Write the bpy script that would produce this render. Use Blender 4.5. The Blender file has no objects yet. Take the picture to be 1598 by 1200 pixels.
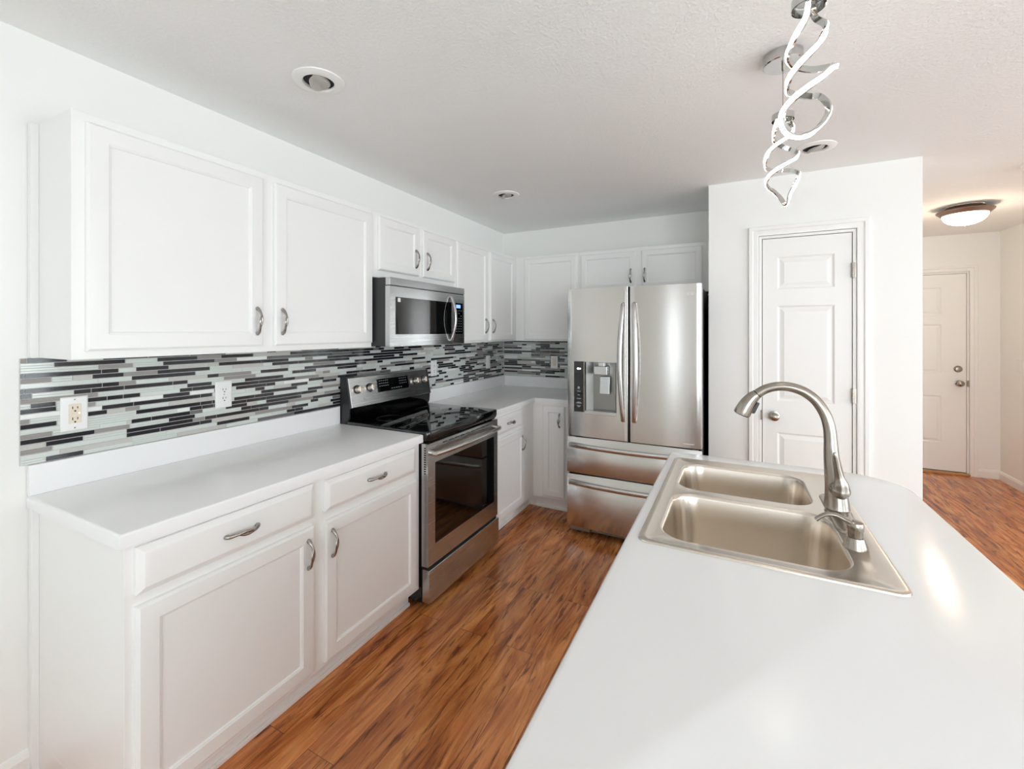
import bpy, bmesh, math, random
from mathutils import Vector, Matrix

S = bpy.context.scene
COL = S.collection
PI = math.pi
# ------------------------------------------------------------------ camera
cam_d = bpy.data.cameras.new('camera')
cam = bpy.data.objects.new('camera', cam_d)
COL.objects.link(cam)
cam_d.sensor_fit = 'HORIZONTAL'
cam_d.sensor_width = 36
cam_d.lens = 686.196 * 36 / 1598
cam_d.shift_x = (799 - 793.69) / 1598
cam_d.shift_y = (517.14 - 600) / 1598
cam_d.clip_start = 0.02
cam.location = (2.0579, -3.9125, 1.4487)
cam.rotation_euler = (PI / 2, 0, math.radians(27.1124))
S.camera = cam
# ------------------------------------------------------------------ view, world, daylight
S.view_settings.view_transform = 'Standard'
S.view_settings.look = 'None'
S.view_settings.gamma = 1
S.view_settings.use_curve_mapping = False
S.view_settings.exposure = 1.22
S.cycles.max_bounces = 12
S.cycles.diffuse_bounces = 8
S.cycles.glossy_bounces = 5
S.cycles.transmission_bounces = 6
S.cycles.transparent_max_bounces = 8
S.cycles.sample_clamp_indirect = 6
S.cycles.caustics_reflective = False
S.cycles.caustics_refractive = False
S.cycles.use_denoising = True

W = bpy.data.worlds.new('world')
S.world = W
W.use_nodes = True
bg = W.node_tree.nodes['Background']
sky = W.node_tree.nodes.new('ShaderNodeTexSky')
sky.sky_type = 'HOSEK_WILKIE'
sky.turbidity = 4
sky.sun_direction = Vector((-0.3, 0.5, 0.75)).normalized()
W.node_tree.links.new(sky.outputs[0], bg.inputs[0])
bg.inputs[1].default_value = 0.5


def area(name, loc, rot, sx, sy, power, col):
    l = bpy.data.lights.new(name, 'AREA')
    l.shape = 'RECTANGLE'
    l.size = sx
    l.size_y = sy
    l.energy = power
    l.color = col
    o = bpy.data.objects.new(name, l)
    COL.objects.link(o)
    o.location = loc
    o.rotation_euler = rot
    return o


DAY = (0.86, 0.94, 1.0)
# daylight entering through the windows of the room (placed in the openings, just outside the glass)
WIN_BACK = [(1.32, 1.5, 0.3, 2.1), (2.7, 4.2, 0.5, 2.15), (4.6, 6.2, 0.06, 2.15)]       # x0,x1,z0,z1 on the wall at y = -7.5; first is a narrow slit added to streak the fridge door
WIN_RIGHT = [(-6.6, -4.3, 0.5, 2.15), (-3.5, -1.3, 0.06, 2.15)]   # y0,y1,z0,z1 on the wall at x = 6.5
for x0, x1, z0, z1 in WIN_BACK:
    area('daylight_back', ((x0 + x1) / 2, -7.72, (z0 + z1) / 2), (PI / 2, 0, 0), x1 - x0, z1 - z0, 13.5 * (x1 - x0) * (z1 - z0), DAY)
for y0, y1, z0, z1 in WIN_RIGHT:
    area('daylight_right', (6.72, (y0 + y1) / 2, (z0 + z1) / 2), (PI / 2, 0, PI / 2), y1 - y0, z1 - z0, 9 * (y1 - y0) * (z1 - z0), DAY)


bounce_sun_l = bpy.data.lights.new('sun', 'SUN')  # added sunlight onto the unseen carpet, to bounce up to the ceiling
bounce_sun_l.energy = 12
bounce_sun_l.angle = math.radians(1.0)
bounce_sun_l.color = (1.0, 0.95, 0.88)
sun = bpy.data.objects.new('sun', bounce_sun_l)
COL.objects.link(sun)
sun.rotation_euler = Vector((0.60, -0.28, 0.85)).to_track_quat('Z', 'Y').to_euler()
# two added fill lamps, out of view, brighten the room (cord and cap further down)
FILL_LAMPS = [(4.3, -5.6, 1.75), (5.0, -3.1, 1.7)]
for g in FILL_LAMPS:
    l = bpy.data.lights.new('fill_lamp', 'POINT')
    l.energy = 8
    l.color = (0.95, 0.97, 1.0)
    l.shadow_soft_size = 0.15
    o = bpy.data.objects.new('fill_lamp', l)
    COL.objects.link(o)
    o.location = g


# ------------------------------------------------------------------ materials
def lin(c):
    return tuple(((v / 255) / 12.92 if v / 255 <= 0.04045 else ((v / 255 + 0.055) / 1.055) ** 2.4) for v in c) + (1,)


def mat(name, rgb=(200, 200, 200), rough=0.5, metal=0.0, spec=0.5, coat=0.0, emit=None, es=0):
    m = bpy.data.materials.new(name)
    m.use_nodes = True
    b = m.node_tree.nodes['Principled BSDF']
    b.inputs['Base Color'].default_value = lin(rgb)
    b.inputs['Roughness'].default_value = rough
    b.inputs['Metallic'].default_value = metal
    b.inputs['Specular IOR Level'].default_value = spec
    b.inputs['Coat Weight'].default_value = coat
    b.inputs['Coat Roughness'].default_value = 0.08
    if emit:
        b.inputs['Emission Color'].default_value = lin(emit)
        b.inputs['Emission Strength'].default_value = es
    return m


def N(m, t, **kw):
    n = m.node_tree.nodes.new(t)
    for k, v in kw.items():
        if k in n.inputs.keys() if hasattr(n.inputs, 'keys') else False:
            n.inputs[k].default_value = v
        else:
            setattr(n, k, v)
    return n


def L(m, a, b):
    m.node_tree.links.new(a, b)


def bumpy(m, scale, strength, dist=0.002, detail=3, stretch=(1, 1, 1), ramp=None):
    g = N(m, 'ShaderNodeNewGeometry')
    mp = N(m, 'ShaderNodeMapping')
    mp.inputs['Scale'].default_value = stretch
    n = N(m, 'ShaderNodeTexNoise')
    n.inputs['Scale'].default_value = scale
    n.inputs['Detail'].default_value = detail
    b = N(m, 'ShaderNodeBump')
    b.inputs['Strength'].default_value = strength
    b.inputs['Distance'].default_value = dist
    L(m, g.outputs['Position'], mp.inputs[0])
    L(m, mp.outputs[0], n.inputs['Vector'])
    src = n.outputs['Fac']
    if ramp:
        r = N(m, 'ShaderNodeValToRGB')
        r.color_ramp.elements[0].position = ramp[0]
        r.color_ramp.elements[1].position = ramp[1]
        L(m, src, r.inputs[0])
        src = r.outputs[0]
    L(m, src, b.inputs['Height'])
    L(m, b.outputs[0], m.node_tree.nodes['Principled BSDF'].inputs['Normal'])
    return n


M = {}
M['wall'] = mat('wall_paint', (243, 243, 240), 0.75, spec=0.3)
bumpy(M['wall'], 130, 0.12, 0.002)
M['ceiling'] = mat('ceiling_texture', (245, 245, 244), 0.85, spec=0.2)
bumpy(M['ceiling'], 95, 0.26, 0.004, 4, ramp=(0.42, 0.62))
M['trim'] = mat('trim_paint', (243, 243, 240), 0.35)
M['cab'] = mat('cabinet_paint', (242, 242, 240), 0.33, spec=0.45)
bumpy(M['cab'], 260, 0.03, 0.0006)
M['door'] = mat('door_paint', (242, 242, 239), 0.4)
M['lam'] = mat('white_laminate', (243, 243, 243), 0.17, spec=0.5)
bumpy(M['lam'], 420, 0.02, 0.0004)
M['plastic_w'] = mat('white_plastic', (240, 240, 238), 0.3)
M['plastic_al'] = mat('almond_plastic', (232, 220, 200), 0.35)
M['slot'] = mat('dark_slot', (60, 45, 40), 0.6)
M['black'] = mat('black_enamel', (14, 14, 15), 0.12, spec=0.6)
M['black_side'] = mat('dark_grey_enamel', (44, 44, 45), 0.35)
M['glass_b'] = mat('black_glass', (7, 7, 8), 0.03, spec=0.7)
M['gap'] = mat('dark_gap', (12, 12, 12), 0.7)
M['btn'] = mat('panel_print', (165, 170, 175), 0.5)
M['led'] = mat('pendant_diffuser', (255, 250, 235), 0.5, emit=(255, 249, 236), es=8)
M['lcd'] = mat('display_glow', (60, 90, 160), 0.4, emit=(110, 150, 255), es=1.0)
M['dot'] = mat('display_white', (255, 255, 255), 0.4, emit=(235, 240, 255), es=1.4)
M['bulb'] = mat('lamp_glow', (255, 240, 215), 0.4, emit=(255, 232, 200), es=3.2)
M['wood_sill'] = mat('threshold_oak', (186, 142, 92), 0.4)
M['lensgrey'] = mat('downlight_lamp', (188, 185, 178), 0.45)


def steel(name, rgb, rough, brushed=False, amt=0.03, aniso=0.75):
    """metal; brushed = fine horizontal grain that stretches reflections upright"""
    m = mat(name, rgb, rough, 1.0)
    b = m.node_tree.nodes['Principled BSDF']
    if brushed:
        g = N(m, 'ShaderNodeNewGeometry')
        mp = N(m, 'ShaderNodeMapping')
        mp.inputs['Scale'].default_value = (2, 2, 420)
        n = N(m, 'ShaderNodeTexNoise')
        n.inputs['Scale'].default_value = 2
        n.inputs['Detail'].default_value = 3
        L(m, g.outputs['Position'], mp.inputs[0])
        L(m, mp.outputs[0], n.inputs['Vector'])
        r = N(m, 'ShaderNodeMapRange')
        r.inputs['To Min'].default_value = rough - amt
        r.inputs['To Max'].default_value = rough + amt
        L(m, n.outputs['Fac'], r.inputs['Value'])
        L(m, r.outputs[0], b.inputs['Roughness'])
        t = N(m, 'ShaderNodeTangent')
        t.direction_type = 'RADIAL'
        t.axis = 'Z'
        b.inputs['Anisotropic'].default_value = aniso
        b.inputs['Anisotropic Rotation'].default_value = 0.25
        L(m, t.outputs[0], b.inputs['Tangent'])
    return m


M['steel'] = steel('brushed_steel', (203, 205, 206), 0.27, True, 0.012, 0.5)
M['steel_h'] = steel('bar_handle_steel', (205, 202, 200), 0.25)
M['dial'] = steel('dial_nickel', (228, 218, 208), 0.38)
M['steel_f'] = steel('fridge_steel', (204, 201, 197), 0.21, True, 0.02)
M['steel_s'] = steel('sink_steel', (222, 213, 202), 0.25)
M['nickel'] = steel('brushed_nickel', (166, 158, 149), 0.25)
M['nickel_d'] = steel('satin_nickel_pull', (172, 167, 162), 0.24)
M['chrome'] = steel('chrome', (205, 204, 202), 0.1)
M['ring'] = steel('aged_nickel', (150, 128, 118), 0.35)


def glass_pane():
    m = bpy.data.materials.new('window_glass')
    m.use_nodes = True
    t = m.node_tree
    for n in list(t.nodes):
        if n.type != 'OUTPUT_MATERIAL':
            t.nodes.remove(n)
    o = [n for n in t.nodes if n.type == 'OUTPUT_MATERIAL'][0]
    a = t.nodes.new('ShaderNodeBsdfTransparent')
    g = t.nodes.new('ShaderNodeBsdfGlossy')
    g.inputs['Roughness'].default_value = 0.02
    f = t.nodes.new('ShaderNodeFresnel')
    x = t.nodes.new('ShaderNodeMixShader')
    t.links.new(f.outputs[0], x.inputs[0])
    t.links.new(a.outputs[0], x.inputs[1])
    t.links.new(g.outputs[0], x.inputs[2])
    t.links.new(x.outputs[0], o.inputs[0])
    return m


M['pane'] = glass_pane()


def floor_mat():
    m = mat('hickory_floor', (150, 90, 50), 0.2)
    b = m.node_tree.nodes['Principled BSDF']
    g = N(m, 'ShaderNodeNewGeometry')
    mp = N(m, 'ShaderNodeMapping')
    mp.inputs['Rotation'].default_value = (0, 0, PI / 2)
    mp.inputs['Location'].default_value = (0.31, 0.02, 0)
    L(m, g.outputs['Position'], mp.inputs[0])
    br = N(m, 'ShaderNodeTexBrick')
    br.inputs['Scale'].default_value = 1.0
    br.inputs['Color1'].default_value = (0, 0, 0, 1)
    br.inputs['Color2'].default_value = (1, 1, 1, 1)
    br.inputs['Mortar'].default_value = (0.5, 0.5, 0.5, 1)
    br.inputs['Mortar Size'].default_value = 0.0009
    br.inputs['Mortar Smooth'].default_value = 0.3
    br.inputs['Brick Width'].default_value = 1.21
    br.inputs['Row Height'].default_value = 0.127
    br.offset = 0.37
    br.offset_frequency = 2
    L(m, mp.outputs[0], br.inputs['Vector'])
    # each plank takes its grain from another place
    off = N(m, 'ShaderNodeVectorMath', operation='SCALE')
    off.inputs['Scale'].default_value = 37.0
    L(m, br.outputs['Color'], off.inputs[0])
    add = N(m, 'ShaderNodeVectorMath', operation='ADD')
    L(m, g.outputs['Position'], add.inputs[0])
    L(m, off.outputs[0], add.inputs[1])

    def noise(scale3, sc, det, rgh, dist):
        mm = N(m, 'ShaderNodeMapping')
        mm.inputs['Scale'].default_value = scale3
        mm.inputs['Rotation'].default_value = (0, 0, 0.07)
        L(m, add.outputs[0], mm.inputs[0])
        n = N(m, 'ShaderNodeTexNoise')
        n.inputs['Scale'].default_value = sc
        n.inputs['Detail'].default_value = det
        n.inputs['Roughness'].default_value = rgh
        n.inputs['Distortion'].default_value = dist
        L(m, mm.outputs[0], n.inputs['Vector'])
        return n
    n1 = noise((11, 1.6, 1), 1.0, 5, 0.62, 1.6)
    n2 = noise((42, 4.2, 1), 1.0, 4, 0.6, 0.8)
    n3 = noise((150, 6, 1), 1.0, 2, 0.5, 0.0)
    r1 = N(m, 'ShaderNodeValToRGB')
    e = r1.color_ramp.elements
    e[0].position = 0.28
    e[0].color = lin((126, 66, 34))
    e[1].position = 0.78
    e[1].color = lin((232, 170, 108))
    e1 = e.new(0.45)
    e1.color = lin((182, 108, 58))
    e2 = e.new(0.6)
    e2.color = lin((212, 138, 78))
    L(m, n1.outputs['Fac'], r1.inputs[0])
    r2 = N(m, 'ShaderNodeValToRGB')
    r2.color_ramp.elements[0].position = 0.36
    r2.color_ramp.elements[0].color = (0.24, 0.19, 0.17, 1)
    r2.color_ramp.elements[1].position = 0.46
    r2.color_ramp.elements[1].color = (1, 1, 1, 1)
    L(m, n2.outputs['Fac'], r2.inputs[0])
    mul = N(m, 'ShaderNodeMix', data_type='RGBA', blend_type='MULTIPLY')
    mul.inputs['Factor'].default_value = 0.85
    L(m, r1.outputs[0], mul.inputs['A'])
    L(m, r2.outputs[0], mul.inputs['B'])
    r3 = N(m, 'ShaderNodeMapRange')
    r3.inputs['To Min'].default_value = 0.82
    r3.inputs['To Max'].default_value = 1.14
    L(m, n3.outputs['Fac'], r3.inputs['Value'])
    mul2 = N(m, 'ShaderNodeMix', data_type='RGBA', blend_type='MULTIPLY')
    mul2.inputs['Factor'].default_value = 1
    L(m, mul.outputs['Result'], mul2.inputs['A'])
    L(m, r3.outputs[0], mul2.inputs['B'])
    # plank to plank tone
    sp = N(m, 'ShaderNodeSeparateColor')
    L(m, br.outputs['Color'], sp.inputs[0])
    r4 = N(m, 'ShaderNodeMapRange')
    r4.inputs['To Min'].default_value = 0.95
    r4.inputs['To Max'].default_value = 1.25
    L(m, sp.outputs[0], r4.inputs['Value'])
    mul3 = N(m, 'ShaderNodeMix', data_type='RGBA', blend_type='MULTIPLY')
    mul3.inputs['Factor'].default_value = 1
    L(m, mul2.outputs['Result'], mul3.inputs['A'])
    L(m, r4.outputs[0], mul3.inputs['B'])
    mix = N(m, 'ShaderNodeMix', data_type='RGBA', blend_type='MIX')
    L(m, br.outputs['Fac'], mix.inputs['Factor'])
    L(m, mul3.outputs['Result'], mix.inputs['A'])
    mix.inputs['B'].default_value = lin((60, 32, 18))
    L(m, mix.outputs['Result'], b.inputs['Base Color'])
    bp = N(m, 'ShaderNodeBump')
    bp.inputs['Strength'].default_value = 0.12
    bp.inputs['Distance'].default_value = 0.002
    L(m, n2.outputs['Fac'], bp.inputs['Height'])
    bp2 = N(m, 'ShaderNodeBump')
    bp2.inputs['Strength'].default_value = 0.5
    bp2.inputs['Distance'].default_value = 0.001
    bp2.invert = True
    L(m, br.outputs['Fac'], bp2.inputs['Height'])
    L(m, bp.outputs[0], bp2.inputs['Normal'])
    L(m, bp2.outputs[0], b.inputs['Normal'])
    b.inputs['Roughness'].default_value = 0.17
    b.inputs['Specular IOR Level'].default_value = 0.55
    return m


M['floor'] = floor_mat()


# ------------------------------------------------------------------ mesh helpers
def box(bm, x0, x1, y0, y1, z0, z1):
    x0, x1 = sorted((x0, x1)); y0, y1 = sorted((y0, y1)); z0, z1 = sorted((z0, z1))
    v = [bm.verts.new(p) for p in [(x0, y0, z0), (x1, y0, z0), (x1, y1, z0), (x0, y1, z0), (x0, y0, z1), (x1, y0, z1), (x1, y1, z1), (x0, y1, z1)]]
    for f in [(0, 3, 2, 1), (4, 5, 6, 7), (0, 1, 5, 4), (1, 2, 6, 5), (2, 3, 7, 6), (3, 0, 4, 7)]:
        bm.faces.new([v[i] for i in f])


def loft(bm, loops, closed=True, cap0=True, cap1=True, ring=False):
    vs = [[bm.verts.new(p) for p in lp] for lp in loops]
    n = len(vs[0])
    pairs = list(zip(vs[:-1], vs[1:]))
    if ring:
        pairs.append((vs[-1], vs[0]))
    for a, b in pairs:
        for i in range(n if closed else n - 1):
            j = (i + 1) % n
            bm.faces.new((a[i], a[j], b[j], b[i]))
    if not ring:
        if cap0:
            bm.faces.new(vs[0][::-1])
        if cap1:
            bm.faces.new(vs[-1])
    return vs


def lathe(bm, prof, c=(0, 0, 0), axis='z', seg=32, cap0=True, cap1=True):
    loops = []
    for r, h in prof:
        lp = []
        for i in range(seg):
            a = 2 * PI * i / seg
            p = (r * math.cos(a), r * math.sin(a), h)
            if axis == 'y':      # axis along -y: h grows towards -y
                p = (p[0], -h, p[1])
            elif axis == 'x':
                p = (h, p[0], p[1])
            lp.append((p[0] + c[0], p[1] + c[1], p[2] + c[2]))
        loops.append(lp)
    loft(bm, loops, cap0=cap0, cap1=cap1)


def sweep(bm, pts, radii, seg=12, up=(0, 0, 1), cap=True):
    """tube along pts; radii: number or (side, up) pair per point"""
    pts = [Vector(p) for p in pts]
    loops = []
    prev = None
    for i, p in enumerate(pts):
        t = (pts[min(i + 1, len(pts) - 1)] - pts[max(i - 1, 0)]).normalized()
        if prev is None:
            u = Vector(up)
            u = (u - t * u.dot(t))
            if u.length < 1e-4:
                u = Vector((1, 0, 0)) - t * t.x
            u.normalize()
        else:
            u = (prev - t * prev.dot(t)).normalized()
        prev = u
        s = t.cross(u)
        r = radii[i] if isinstance(radii, list) else radii
        ra, rb = r if isinstance(r, (list, tuple)) else (r, r)
        loops.append([tuple(p + s * (ra * math.cos(2 * PI * k / seg)) + u * (rb * math.sin(2 * PI * k / seg))) for k in range(seg)])
    loft(bm, loops, cap0=cap, cap1=cap)


def smooth_path(P, n=8, closed=False):
    P = [Vector(p) for p in P]
    out = []
    m = len(P)
    for i in range(m if closed else m - 1):
        if closed:
            a, b, c, d = P[(i - 1) % m], P[i], P[(i + 1) % m], P[(i + 2) % m]
        else:
            a, b, c, d = P[max(i - 1, 0)], P[i], P[i + 1], P[min(i + 2, m - 1)]
        for k in range(n):
            t = k / n
            out.append(0.5 * ((2 * b) + (c - a) * t + (2 * a - 5 * b + 4 * c - d) * t * t + (3 * b - 3 * c + d - a) * t ** 3))
    if not closed:
        out.append(P[-1])
    return out


def interp(vals, n):
    """n samples per interval of a list"""
    out = []
    vals = [v if isinstance(v, tuple) else (v, v) for v in vals]
    for a, b in zip(vals[:-1], vals[1:]):
        for k in range(n):
            t = k / n
            out.append(tuple(x + (y - x) * t for x, y in zip(a, b)) if isinstance(a, tuple) else a + (b - a) * t)
    out.append(vals[-1])
    return out


def obj(name, bm, m, parent=None, smooth=None, bevel=0, bseg=2, loc=None, label=None, rot=None):
    bmesh.ops.recalc_face_normals(bm, faces=bm.faces)
    me = bpy.data.meshes.new(name)
    bm.to_mesh(me)
    bm.free()
    for k in (m if isinstance(m, (list, tuple)) else [m]):
        me.materials.append(k)
    if smooth is not None:
        for p in me.polygons:
            p.use_smooth = True
        me.set_sharp_from_angle(angle=math.radians(smooth))
    o = bpy.data.objects.new(name, me)
    COL.objects.link(o)
    if parent:
        o.parent = parent
    if loc:
        o.location = loc
    if rot:
        o.rotation_euler = rot
    if bevel:
        b = o.modifiers.new('bevel', 'BEVEL')
        b.width = bevel
        b.segments = bseg
        b.limit_method = 'ANGLE'
        b.angle_limit = math.radians(40)
        b.harden_normals = False
    if label:
        o['label'] = label
    return o


def mark(bm, n0, mi):
    bm.faces.ensure_lookup_table()
    for f in list(bm.faces)[n0:]:
        f.material_index = mi


def B():
    return bmesh.new()


def bx(name, x0, x1, y0, y1, z0, z1, m, parent=None, bevel=0, label=None):
    bm = B()
    box(bm, x0, x1, y0, y1, z0, z1)
    return obj(name, bm, m, parent, bevel=bevel, label=label)


def thing(name, label, cat, loc=(0, 0, 0), rz=0, group=None):
    o = bpy.data.objects.new(name, None)
    COL.objects.link(o)
    o.empty_display_size = 0.1
    o.location = loc
    o.rotation_euler = (0, 0, rz)
    return tag(o, label, cat, group)


def tag(o, label, cat, group=None):
    o['label'] = label
    o['category'] = cat
    if group:
        o['group'] = group
    return o


def struct(o, label=None):
    o['kind'] = 'structure'
    if label:
        o['label'] = label
    return o


def rect(x0, x1, z0, z1, y):
    return [(x0, y, z0), (x1, y, z0), (x1, y, z1), (x0, y, z1)]


def panel_relief(bm, x0, x1, z0, z1, prof, back=0.0):
    """slab facing -y: prof = list of (inset, height above y=0)"""
    loops = [rect(x0, x1, z0, z1, back)]
    for ins, h in prof:
        loops.append(rect(x0 + ins, x1 - ins, z0 + ins, z1 - ins, -h))
    loft(bm, loops)


def rrect(x0, x1, y0, y1, r, z, seg=8, rs=None):
    """rounded rectangle loop in xy, ccw; rs = radii for (x1y1, x0y1, x0y0, x1y0)"""
    rs = rs or (r, r, r, r)
    out = []
    for (cx, cy, sx, sy, a0), rr in zip([(x1, y1, -1, -1, 0), (x0, y1, 1, -1, 90), (x0, y0, 1, 1, 180), (x1, y0, -1, 1, 270)], rs):
        for k in range(seg + 1):
            a = math.radians(a0 + 90 * k / seg)
            out.append((cx + sx * rr + rr * math.cos(a), cy + sy * rr + rr * math.sin(a), z))
    return out


def fill_holes(bm, loops, z):
    """flat face with holes at height z"""
    es = []
    for lp in loops:
        vs = [bm.verts.new((p[0], p[1], z)) for p in lp]
        for i in range(len(vs)):
            es.append(bm.edges.new((vs[i], vs[(i + 1) % len(vs)])))
    bmesh.ops.triangle_fill(bm, use_beauty=True, use_dissolve=False, edges=es, normal=(0, 0, 1))


def text_mesh(name, body, size, m, parent, loc, rot, extrude=0.0006, align='CENTER'):
    c = bpy.data.curves.new(name, 'FONT')
    c.body = body
    c.size = size
    c.extrude = extrude
    c.align_x = align
    c.align_y = 'CENTER'
    t = bpy.data.objects.new(name + '_tmp', c)
    COL.objects.link(t)
    dg = bpy.context.evaluated_depsgraph_get()
    me = bpy.data.meshes.new_from_object(t.evaluated_get(dg))
    bpy.data.objects.remove(t)
    me.materials.clear()
    me.materials.append(m)
    o = bpy.data.objects.new(name, me)
    COL.objects.link(o)
    o.parent = parent
    o.location = loc
    o.rotation_euler = rot
    return o


# ================================================================== ROOM SHELL
H = 2.4277
XR, YB = 6.5, -7.5
struct(bx('floor', -0.15, XR + 0.15, YB - 0.15, 2.26, -0.1, 0.0, M['floor']), 'glossy reddish brown hickory plank floor')
struct(bx('ceiling', -0.15, XR + 0.15, YB - 0.15, 2.26, H, H + 0.1, M['ceiling']), 'light grey orange peel textured ceiling')
struct(bx('wall_left', -0.12, 0, YB, 0, 0, H, M['wall']), 'white wall carrying the long run of cabinets')
struct(bx('wall_back', 0, 1.908, 0, 0.12, 0, H, M['wall']), 'cream white wall behind the refrigerator')

M['carpet'] = mat('bounce_carpet', (226, 224, 220), 0.95, spec=0.1)  # unseen flooring added to bounce neutral light into the kitchen
bumpy(M['carpet'], 300, 0.5, 0.006)
struct(bx('floor_bounce_carpet', 3.5, XR - 0.02, -3.7995, -1.2, 0.0005, 0.012, M['carpet']), 'pale carpet added out of view to bounce light, sitting area')
struct(bx('floor_bounce_carpet', 0.02, XR - 0.02, YB + 0.02, -3.8, 0.0005, 0.012, M['carpet']), 'pale carpet added out of view to bounce light, dining area')

# pantry closet: front wall with a real door opening, two side walls
PX0, PX1, PY = 1.908, 2.997, -0.673
DX0, DX1, DZ = 2.2225, 2.681, 2.035
bm = B()
box(bm, PX0, DX0 - 0.02, PY, PY + 0.11, 0, H)
box(bm, DX1 + 0.02, PX1, PY, PY + 0.11, 0, H)
box(bm, DX0 - 0.02, DX1 + 0.02, PY, PY + 0.11, DZ + 0.02, H)
box(bm, PX0, PX0 + 0.1, PY + 0.11, 0.12, 0, H)
box(bm, PX1 - 0.1, PX1, PY + 0.11, 2.11, 0, H)
box(bm, PX0 + 0.1, PX1 - 0.1, 0.0, 0.1, 0, H)
struct(obj('wall_pantry', bm, M['wall']), 'white wall around the narrow pantry door')

# hall walls
bm = B()
EX0, EX1, EZ = 3.225, 4.137, 2.03
HY = 2.11
box(bm, PX1 - 0.1, EX0 - 0.02, HY, HY + 0.12, 0, H)
box(bm, EX1 + 0.02, 4.5, HY, HY + 0.12, 0, H)
box(bm, EX0 - 0.02, EX1 + 0.02, HY, HY + 0.12, EZ + 0.02, H)
struct(obj('wall_hall', bm, M['wall']), 'cream wall around the entry door')
struct(bx('wall_right', 4.38, 4.5, -0.3, HY, 0, H, M['wall']), 'cream wall at the right end of the hall')
struct(bx('wall_living', 4.5, XR, -0.3, -0.18, 0, H, M['wall']))


def wall_with_windows(name, axis, pos, a0, a1, wins, thick):
    bm = B()
    cur = a0
    for w0, w1, z0, z1 in sorted(wins):
        for (s, e, b, t) in [(cur, w0, 0, H), (w0, w1, 0, z0), (w0, w1, z1, H)]:
            if t - b < 0.001:
                continue
            if axis == 'y':
                box(bm, s, e, pos - thick, pos, b, t)
            else:
                box(bm, pos, pos + thick, s, e, b, t)
        cur = w1
    if axis == 'y':
        box(bm, cur, a1, pos - thick, pos, 0, H)
    else:
        box(bm, pos, pos + thick, cur, a1, 0, H)
    return struct(obj(name, bm, M['wall']))


wall_with_windows('wall_dining', 'y', YB, 0, XR, WIN_BACK, 0.15)
wall_with_windows('wall_patio', 'x', XR, YB, -0.18, WIN_RIGHT, 0.15)
wn = 0
for axis, wins in (('y', WIN_BACK), ('x', WIN_RIGHT)):
    for w0, w1, z0, z1 in wins:
        wn += 1
        bm = B()
        f = 0.05
        mid = (w0 + w1) / 2
        f = 0.05 if w1 - w0 > 0.5 else 0.025

        def bar(a, b, c, d, bm=bm, axis=axis):
            if axis == 'y':
                box(bm, a, b, YB - 0.10, YB - 0.04, c, d)
            else:
                box(bm, XR + 0.04, XR + 0.10, a, b, c, d)
        bar(w0, w0 + f, z0, z1); bar(w1 - f, w1, z0, z1); bar(w0 + f, w1 - f, z0, z0 + f); bar(w0 + f, w1 - f, z1 - f, z1); (bar(mid - f / 2, mid + f / 2, z0 + f, z1 - f) if w1 - w0 > 0.5 else None)
        o = struct(obj('window_%d' % wn, bm, M['trim']))
        bm = B()
        if axis == 'y':
            box(bm, w0 + f, w1 - f, YB - 0.072, YB - 0.068, z0 + f, z1 - f)
        else:
            box(bm, XR + 0.068, XR + 0.072, w0 + f, w1 - f, z0 + f, z1 - f)
        obj('glass', bm, M['pane'], o)


# baseboards
def baseboard(name, p0, p1, side, parent=None):
    """p0->p1 run along wall, side = unit normal into room"""
    bm = B()
    prof = [(0, 0), (0.013, 0), (0.013, 0.062), (0.009, 0.074), (0.005, 0.083), (0, 0.085)]
    loops = []
    for p in (p0, p1):
        loops.append([(p[0] + side[0] * d, p[1] + side[1] * d, z) for d, z in prof])
    loft(bm, loops)
    return struct(obj(name, bm, M['trim']))


baseboard('baseboard_left', (0, YB + 0.02), (0, -3.335), (1, 0))
baseboard('baseboard_pantry', (PX0, PY), (DX0 - 0.085, PY), (0, -1))
baseboard('baseboard_pantry_corner', (DX1 + 0.085, PY), (PX1, PY), (0, -1))
baseboard('baseboard_pantry_side', (PX1, PY), (PX1, HY), (1, 0))
baseboard('baseboard_hall', (EX1 + 0.075, HY), (4.38, HY), (0, -1))
baseboard('baseboard_right', (4.38, -0.3), (4.38, HY - 0.013), (-1, 0))


def casing(name, x0, x1, ztop, y, wd=0.058):
    """door casing facing -y around an opening, stepped profile"""
    bm = B()
    prof = [(0, 0), (0, 0.010), (0.012, 0.014), (0.03, 0.011), (0.036, 0.018), (wd - 0.004, 0.018), (wd, 0.014), (wd, 0)]
    path = [((x0, 0), (-1, 0)), ((x0, ztop), (-1, 1)), ((x1, ztop), (1, 1)), ((x1, 0), (1, 0))]
    loops = []
    for (px, pz), (dx, dz) in path:
        loops.append([(px + dx * d, y - h, pz + dz * d) for d, h in prof])
    loft(bm, loops)
    # jamb
    box(bm, x0, x0 + 0.018, y + 0.0, y + 0.11, 0, ztop)
    box(bm, x1 - 0.018, x1, y + 0.0, y + 0.11, 0, ztop)
    box(bm, x0 + 0.018, x1 - 0.018, y + 0.0, y + 0.11, ztop - 0.018, ztop)
    return struct(obj(name, bm, M['trim'], smooth=30))


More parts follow.
